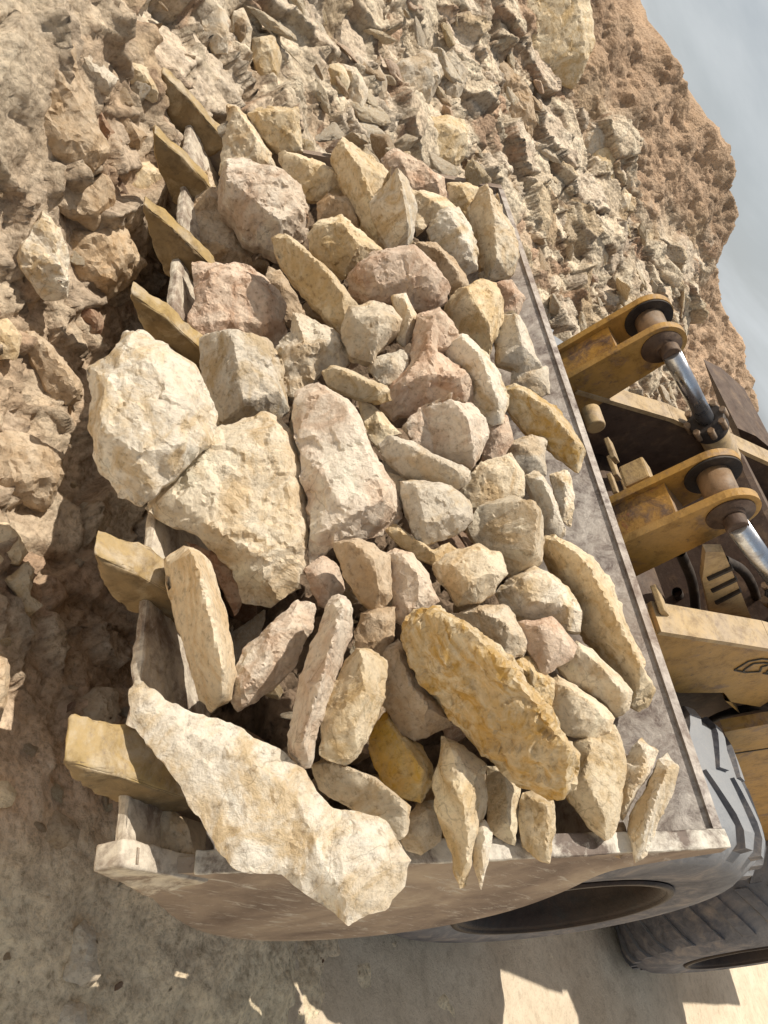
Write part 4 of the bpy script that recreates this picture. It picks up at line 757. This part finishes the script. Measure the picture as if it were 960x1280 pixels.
# teeth: a tapering tip on an adapter straddling the edge
def tooth(x, w=.05, hh=1.0):
    def wedge(y0, z0, y1, z1, t0, t1, w0, w1):
        bm = bmesh.new(); d = np.array([y1 - y0, z1 - z0]); d /= np.linalg.norm(d); q = np.array([-d[1], d[0]]); q = q if q[1] > 0 else -q
        vs = []
        for (y, z, tt, ww) in ((y0, z0, t0, w0), ((y0 * .45 + y1 * .55), (z0 * .45 + z1 * .55) + .012, t0 * .62 + t1 * .38, (w0 + w1) / 2 + .002), (y1, z1, t1, w1)):
            for s in (-1, 1):
                for h in (-1, 1): vs.append(bm.verts.new((x + s * ww, y + q[0] * h * tt / 2, z + q[1] * h * tt / 2)))
        for b_ in (0, 4): 
            for f in ((0, 1, 5, 4), (3, 2, 6, 7), (2, 0, 4, 6), (1, 3, 7, 5)): bm.faces.new([vs[i + b_] for i in f])
        bm.faces.new([vs[i] for i in (0, 2, 3, 1)]); bm.faces.new([vs[i] for i in (8, 9, 11, 10)])
        return bm
    bm = bmesh.new(); prof_ = [(.86, .862), (.98, .875), (1.16, .872), (1.22, .84), (1.20, .70), (1.08, .665), (.97, .735), (.875, .835)]
    prof_ = [(y, .865 + (z - .865) * hh) for y, z in prof_]; w0 = [w * f_ for f_ in (.85, .95, 1.05, 1, 1, .9, .85, .8)]; A = [bm.verts.new((x + a, y, z)) for (y, z), a in zip(prof_, w0)]; B = [bm.verts.new((x - a, y, z)) for (y, z), a in zip(prof_, w0)]
    bm.faces.new(A); bm.faces.new(B[::-1])
    for i in range(8): bm.faces.new((A[i], B[i], B[(i + 1) % 8], A[(i + 1) % 8]))
    bmesh.ops.bevel(bm, geom=list(bm.edges), offset=.008, segments=2, affect='EDGES', profile=.6); bmesh.ops.triangulate(bm, faces=bm.faces)
    for _ in range(3):
        bmesh.ops.subdivide_edges(bm, edges=[e for e in bm.edges if e.calc_length() > .02], cuts=1); bmesh.ops.triangulate(bm, faces=bm.faces)
    bm.normal_update(); P = np.array([tuple(v.co) for v in bm.verts]); dd = .006 * fbm(P * 16, 4, 3) + .003 * fbm(P * 60, 3, 8)
    for v, a in zip(bm.verts, dd): v.co += v.normal * float(a)
    tt = from_bm('tooth', bm, MT['tooth'], BK, smooth=True); tt.data.materials.append(MT['tooth_flank_shade'])
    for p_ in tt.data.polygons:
        if abs(p_.normal.x) > .6: p_.material_index = 1  # sideways faces take the painted-shade copy
    bm = wedge(1.36, .725, 1.14, .79, .09, .12, w * .7, w * .82); from_bm('adapter', bm, MT['tooth_dark'], BK, bevel=.01)
for k in range(7): tooth(-.60 - .44 * k, (.054, .043, .038, .034, .032, .032, .032)[k], (.66, .68, .7, .6, .7, .75, .75)[k])

# lift arms
armpts = [XP(800, 782, -1.12), XP(820, 789, -1.12), XP(960, 811, -1.12), (4.4, 2.55), (4.75, 2.6), (4.8, 2.3), (4.4, 2.22), (3.2, 1.63), XP(925, 892, -1.12), XP(905, 866, -1.12), XP(850, 866, -1.12), (2.42, 1.28), (2.35, .95), (2.22, .75), (2.12, .85), (2.2, 1.25), (2.24, 1.5)]
for xa, xb, lab in ((-1.12, -1.20, 'yellow lift arm with a lit top edge'), (-2.20, -2.28, 'shaded brown lift arm behind the far bracket')):
    a = prism('lift_arm', armpts, xa, xb, MT['yellow'] if xa > -2 else MT['browned'], L, .004); a['label'] = lab  # far arm's shade is put into its dark brown colour
    bm = bmesh.new(); t = [armpts[1], armpts[2], armpts[3]]
    for p, q in zip(t[:-1], t[1:]):
        d = np.array(q) - np.array(p); nn = np.array([-d[1], d[0]]) / np.linalg.norm(d); nn = nn if nn[1] > 0 else -nn
        bm_prism(bm, [p, q, tuple(np.array(q) + nn * .02), tuple(np.array(p) + nn * .02)], xa + .012, xb - (.02 if xa > -2 else .0))
    from_bm('top_flange', bm, MT['dustpaint'], a, bevel=.003)
    if xa > -2:                                       # the fragment of black emblem lettering on the arm's side
        bm = bmesh.new(); xs_ = xa + .004
        for st in ([(918, 838), (936, 827), (952, 824), (972, 826)], [(918, 838), (932, 841), (950, 840), (952, 834), (960, 832)], [(930, 838), (942, 830), (956, 829), (972, 831)], [(958, 841), (966, 834), (978, 836)], [(954, 842), (972, 845), (990, 844)], [(930, 838), (930, 841)]):
            pts = [np.array(XP(x, y, xs_)) for x, y in st]
            for p, q in zip(pts[:-1], pts[1:]):
                d = (q - p) / np.linalg.norm(q - p); nn = np.array([-d[1], d[0]]) * .0035; bm_prism(bm, [tuple(p - nn), tuple(q - nn), tuple(q + nn), tuple(p + nn)], xs_ - .002, xs_ + .001 * random.random())
        from_bm('emblem', bm, MT['black'], a)
# bracket levers with forked heads, bushings and pins
def lever(xc, hy, hz, by, bz, lab):
    t = bpy.data.objects.new('bracket_lever', None); col.objects.link(t); t.parent = L; t.location = np.array((xc, by, bz)) - world_loc(L); t['label'] = lab
    h = np.array([hy, hz]); b = np.array([by, bz]); d = (h - b) / np.linalg.norm(h - b); q = np.array([-d[1], d[0]]); R = .097; Wd = .17
    lo = b - d * .35
    side = [tuple(lo - q * Wd), tuple(h - q * R - d * .03)] + [tuple(h + R * (math.cos(a) * d + math.sin(a) * q)) for a in np.linspace(-PI / 2, PI / 2, 17)] + [tuple(h + q * R - d * .03), tuple(lo + q * Wd * .6)]
    for s in (1, -1):
        p = prism('side_plate', side, xc + s * .068, xc + s * .096, MT['yellow'], t, .005)
        lathe_x('boss', [(xc + s * .097, .0), (xc + s * .097, .078), (xc + s * .103, .077), (xc + s * .103, .045), (xc + s * .114, .042), (xc + s * .114, 0)], hy, hz, MT['browned'], p, 40)
    q1 = h - d * .14
    web = [tuple(lo - q * Wd * .9), tuple(q1 - q * .085), tuple(q1 - q * .02), tuple(q1 + q * .075), tuple(lo + q * Wd * .5)]
    prism('web', web, xc - .067, xc + .067, MT['yellow_worn'], t, .004)
    # rolled rim round the slot at the lever's back
    rim = [tuple(h + (R + .004) * (math.cos(a) * d + math.sin(a) * q)) for a in np.linspace(-2.1, .5, 16)]; rim2 = [tuple(h + (R - .016) * (math.cos(a) * d + math.sin(a) * q)) for a in np.linspace(.5, -2.1, 16)]
    cyl('slot_shade_disc', (xc - .0665, hy, hz), (xc - .059, hy, hz), R * .97, MT['dark'], t)  # added dark disc standing in for the shade inside the slot
    cyl('bushing', (xc - .067, hy, hz), (xc + .067, hy, hz), .056, MT['bush'], t)
    cyl('pin', (xc - .125, hy, hz), (xc + .125, hy, hz), .026, MT['browned'], t)
    return t
NL = XP(912, 640, -1.40); FL = XP(826, 432, -2.20)
lever(-1.49, NL[0], NL[1], NL[0] + .02, 1.60, 'worn yellow bracket with red primer showing, nearer of the pair')
lever(-2.29, FL[0], FL[1], FL[0] + .02, 1.60, 'dark-headed yellow bracket, farther of the pair')
def tilt_cyl(x, a, b, e):
    g = np.array(b) - np.array(a); g /= np.linalg.norm(g); A3 = lambda p: (x, float(p[0]), float(p[1])); e = np.array(b) + g * e
    c = cyl('tilt_cylinder', A3(np.array(b) + g * .05), A3(e), .062, MT['dustpaint'], L)
    cyl('rod', A3(a), A3(b), .036, MT['chrome'], c, seg=48)
    gl = cyl('gland', A3(np.array(b) - g * .03), A3(np.array(b) + g * .055), .075, MT['dark'], c, bevel=.006)
    cyl('rod_eye', (x - .02, float(a[0]), float(a[1])), (x + .02, float(a[0]), float(a[1])), .036, MT['browned'], c, bevel=.005)
    q = np.array([-g[1], g[0]])
    for k in range(8):
        an = 2 * PI * k / 8; o2 = np.array([math.cos(an) * .075, 0, 0]) + np.array([0, q[0], q[1]]) * math.sin(an) * .075; p = np.array(A3(np.array(b) - g * .045)) + o2
        cyl('bolt', tuple(p), tuple(p + np.array([0, g[0], g[1]]) * .06), .014, MT['bush'], c, seg=6)
tilt_cyl(-2.15, XP(838, 440, -2.15), XP(884, 528, -2.15), 1.2)
tilt_cyl(-1.35, XP(920, 655, -1.35), XP(985, 745, -1.35), .9)
# bolted wear blocks and stop pads on the bucket's back
for (px, py) in ((762, 560), (765, 582), (765, 604), (780, 603), (822, 748), (826, 768), (828, 790)):
    y, z = XP(px, py, -1.9 if py < 650 else -1.22); x = -1.9 if py < 650 else -1.22
    bm = bmesh.new(); bm_box(bm, (x, y + .02, z), (.10, .05, .02)); from_bm('stop_pad', bm, MT['dustpaint'], L, bevel=.004)
y, z = XP(741, 522, -1.98); cyl('pin_head', (-2.02, y, z), (-1.93, y, z), .036, MT['dustpaint'], L, bevel=.006)
bm = bmesh.new(); y, z = XP(797, 596, -1.66); bm_box(bm, (-1.66, y, z), (.09, .08, .09)); from_bm('grease_block', bm, MT['dustpaint'], L, bevel=.008)
# cross tube, front frame and its slotted yellow plate
cyl('cross_tube', (-1.2, 2.95, 1.42), (-2.2, 2.95, 1.42), .17, MT['browned'], L)
bm = bmesh.new(); bm_box(bm, (-1.72, 3.05, 1.15), (.95, .35, .7)); from_bm('front_frame', bm, MT['dark'], L, bevel=.02)
bm = bmesh.new(); bm_box(bm, (-1.72, 3.75, 1.45), (.9, 1.1, 1.25)); from_bm('frame_tower', bm, MT['browned'], L, bevel=.03)
xq = -1.30; pl = [XP(882, 690, xq), XP(905, 690, xq), XP(922, 730, xq), XP(942, 780, xq), XP(934, 792, xq), XP(898, 798, xq), XP(888, 770, xq), XP(878, 725, xq)]
lp = prism('slotted_plate', pl, xq, xq - .03, MT['dustpaint'], L, .004)
for k in range(3):
    y0, z0 = XP(884 + 5 * k, 722 + 15 * k, xq); y1, z1 = XP(915 + 5 * k, 708 + 14 * k, xq); bm = bmesh.new(); yz_box(bm, xq + .012, xq - .01, (y0, z0), (y1, z1), .012, .012); from_bm('slat', bm, MT['dark'], lp)
# hub box, side panel with its seam, and hydraulic hoses
xp = -1.05; pn = [XP(905, 915, xp), XP(960, 905, xp), XP(1010, 900, xp), XP(1010, 1080, xp), XP(968, 1075, xp), XP(940, 1010, xp), XP(925, 960, xp)]
sp = prism('side_panel', pn, xp, xp - .05, MT['yellow'], L, .006); bm = bmesh.new(); yz_box(bm, xp + .003, xp - .01, XP(915, 942, xp), XP(1008, 928, xp), .008, .008); from_bm('seam', bm, MT['black'], sp)
def hose(pts, r, m='dark'):
    pts = np.array(pts); 
    for _ in range(3): pts = np.concatenate([[pts[0]], np.stack([pts[:-1] * .75 + pts[1:] * .25, pts[:-1] * .25 + pts[1:] * .75], 1).reshape(-1, 3), [pts[-1]]])
    V = []; Fc = []; S_ = 12
    for i, p in enumerate(pts):
        t = pts[min(i + 1, len(pts) - 1)] - pts[max(i - 1, 0)]; t /= np.linalg.norm(t); a = np.cross(t, [1, .2, .1]); a /= np.linalg.norm(a); b = np.cross(t, a)
        for k in range(S_): V.append(p + r * (a * math.cos(2 * PI * k / S_) + b * math.sin(2 * PI * k / S_)))
    for i in range(len(pts) - 1):
        for k in range(S_): Fc.append((i * S_ + k, i * S_ + (k + 1) % S_, (i + 1) * S_ + (k + 1) % S_, (i + 1) * S_ + k))
    mesh_obj('hydraulic_hose', V, Fc, MT[m], L, True)
hose([(-1.42, *XP(905, 700, -1.42)), (-1.45, *XP(935, 715, -1.45)), (-1.5, *XP(950, 760, -1.5)), (-1.5, *XP(935, 800, -1.5)), (-1.4, *XP(960, 840, -1.4))], .018)
hose([(-1.5, *XP(850, 690, -1.5)), (-1.52, *XP(868, 730, -1.52)), (-1.5, *XP(870, 780, -1.5)), (-1.45, *XP(900, 800, -1.45))], .02)
hose([(-1.2, *XP(880, 905, -1.2)), (-1.18, *XP(905, 892, -1.18)), (-1.15, *XP(935, 885, -1.15)), (-1.1, *XP(975, 878, -1.1))], .016)
hose([(-1.6, *XP(846, 740, -1.6)), (-1.62, *XP(858, 765, -1.62)), (-1.6, *XP(850, 800, -1.6))], .022)
# far fender and barrel seen past the cylinder
xf = -2.5; prism('far_fender', [XP(922, 535, xf), XP(945, 545, xf), XP(975, 570, xf), XP(985, 640, xf), XP(960, 620, xf), XP(940, 590, xf)], xf, xf - .5, MT['browned'], L, .01)
# body behind: frame, hood, cab (mostly above the picture)
bm = bmesh.new(); bm_box(bm, (-1.86, 5.6, 1.15), (.95, 4.4, .7)); from_bm('rear_frame', bm, MT['yellow_worn'], L, bevel=.03)
bm = bmesh.new(); bm_box(bm, (-1.86, 7.2, 2.1), (1.5, 2.2, 1.15)); from_bm('engine_hood', bm, MT['yellow'], L, bevel=.08)
cb = bpy.data.objects.new('cab', None); col.objects.link(cb); cb.parent = L; cb.location = np.array((-1.86, 5.2, 1.9)) - world_loc(L)
bm = bmesh.new(); bm_box(bm, (-1.86, 5.2, 1.85), (1.4, 1.5, .5)); from_bm('cab_base', bm, MT['yellow'], cb, bevel=.03)
bm = bmesh.new(); bm_box(bm, (-1.86, 5.2, 2.7), (1.3, 1.4, 1.2)); from_bm('window', bm, MT['glass'], cb, bevel=.03)
bm = bmesh.new(); bm_box(bm, (-1.86, 5.2, 3.38), (1.5, 1.6, .14)); from_bm('roof', bm, MT['yellow'], cb, bevel=.05)
for sx in (-1, 1):
    for sy in (-1, 1): bm = bmesh.new(); bm_box(bm, (-1.86 + sx * .67, 5.2 + sy * .72, 2.7), (.08, .08, 1.2)); from_bm('pillar', bm, MT['dark'], cb, bevel=.01)
# wheels
def wheel(xo, s, yc, zc, R=.80, W=.56):
    """xo: outer wall, s: direction outwards"""
    t = bpy.data.objects.new('wheel', None); col.objects.link(t); t.parent = L; t.location = np.array((xo - s * W / 2, yc, zc)) - world_loc(L)
    xi = xo - s * W
    pr = [(xo - s * .02, .40), (xo, .44), (xo + s * .012, .55), (xo, .66), (xo - s * .05, .745), (xo - s * .10, .775), (xo - s * W / 2, .785), (xi + s * .10, .775), (xi + s * .05, .745), (xi, .66), (xi - s * .012, .55), (xi, .44), (xi + s * .02, .40)]
    ty = lathe_x('tyre', pr, yc, zc, MT['tyre'], t, 120)
    lathe_x('bead_ring', [(xo + s * .002, .40), (xo + s * .012, .405), (xo + s * .012, .425), (xo + s * .002, .432)], yc, zc, MT['rimpaint'], ty, 96)
    bm = bmesh.new(); nt_ = 26
    for k in range(nt_):                              # chevron tread lugs wrapping over the shoulder
        for side in (0, 1):
            xa = xo - s * .035 if side == 0 else xi + s * .035; xm = (xo + xi) / 2 + (s * .01 if side == 0 else -s * .01); a0 = 2 * PI * (k + .5 * side) / nt_; rows = []
            for j in range(6):
                u_ = j / 5; x = xa + (xm - xa) * u_; an = a0 + .20 * u_; ro = R - (.035 if j == 0 else .008 if j == 1 else 0); ri = R - .10; hw = .036 / .8
                rows.append([bm.verts.new((x, yc + r * math.cos(an + w_), zc + r * math.sin(an + w_))) for r, w_ in ((ri, -hw * 1.3), (ro, -hw), (ro, hw), (ri, hw * 1.3))])
            for p, q in zip(rows[:-1], rows[1:]):
                for i in range(3): bm.faces.new((p[i], p[i + 1], q[i + 1], q[i]))
            bm.faces.new(rows[0][::-1]); bm.faces.new(rows[-1])
    from_bm('tread', bm, MT['tyre'], ty, bevel=0)
    rm = lathe_x('rim', [(xo - s * .005, .415), (xo + s * .006, .405), (xo - s * .01, .385), (xo - s * .05, .37), (xo - s * .18, .34), (xo - s * .20, .25), (xo - s * .20, .17), (xo - s * .10, .15), (xo - s * .09, 0)], yc, zc, MT['rimpaint'], t, 72)
    for k in range(12):
        a = 2 * PI * k / 12; cyl('wheel_nut', (xo - s * .205, yc + .21 * math.cos(a), zc + .21 * math.sin(a)), (xo - s * .17, yc + .21 * math.cos(a), zc + .21 * math.sin(a)), .018, MT['bush'], rm, seg=6)
    cyl('inner_disc', (xi + s * .02, yc, zc), (xi + s * .04, yc, zc), .41, MT['dark'], t)
for yc in (3.18, 6.15):
    wheel(-.54, 1, yc, .79); wheel(-3.18, -1, yc, .79); cyl('axle', (-.85, yc, .79), (-2.87, yc, .79), .17, MT['dark'], L)

# ------------------------------------------------------------------ light, sky
SUN = Vector((-.27, -.20, 1)).normalized(); el = math.asin(SUN.z); az = math.atan2(SUN.x, SUN.y)
sd = bpy.data.lights.new('sun', 'SUN'); sd.energy = 5.0; sd.angle = math.radians(.5); sd.color = (1, .935, .835)
so = bpy.data.objects.new('sun', sd); col.objects.link(so); so.rotation_euler = SUN.to_track_quat('Z', 'Y').to_euler(); so.location = (0, 0, 20)
w = bpy.data.worlds.new('World'); scn.world = w; w.use_nodes = True; nt = w.node_tree; bg = nt.nodes['Background']
sky = nt.nodes.new('ShaderNodeTexSky'); sky.sky_type = 'NISHITA'; sky.sun_disc = False; sky.sun_elevation = el; sky.sun_rotation = az; sky.dust_density = 3.5; sky.air_density = 1.2; sky.ozone_density = 1
tc = nt.nodes.new('ShaderNodeTexCoord'); mp = nt.nodes.new('ShaderNodeMapping'); mp.inputs['Scale'].default_value = (1.2, 1.2, 5); mp.inputs['Rotation'].default_value = (0, .5, .3); nt.links.new(tc.outputs['Generated'], mp.inputs[0])
cl = noise(nt, mp.outputs[0], 2.2, 7, .55, .3); cf = ramp(nt, cl, [(.38, (.62, .62, .62)), (.62, (1, 1, 1))])
sx_ = nt.nodes.new('ShaderNodeSeparateXYZ'); nt.links.new(tc.outputs['Generated'], sx_.inputs[0])
low = ramp(nt, sx_.outputs[2], [(.24, (1, 1, 1)), (.45, (.3, .3, .3))]); cf = mathn(nt, 'MULTIPLY', cf, low)
warm = mix(nt, 1.0, sky.outputs[0], (1.12, 1.0, .80), 'MULTIPLY'); c = mix(nt, cf, mix(nt, low, warm, sky.outputs[0]), (8.9, 9.35, 9.6)); nt.links.new(c, bg.inputs[0]); bg.inputs[1].default_value = .075
scn.view_settings.view_transform = 'Standard'; scn.view_settings.look = 'None'; scn.view_settings.exposure = 0
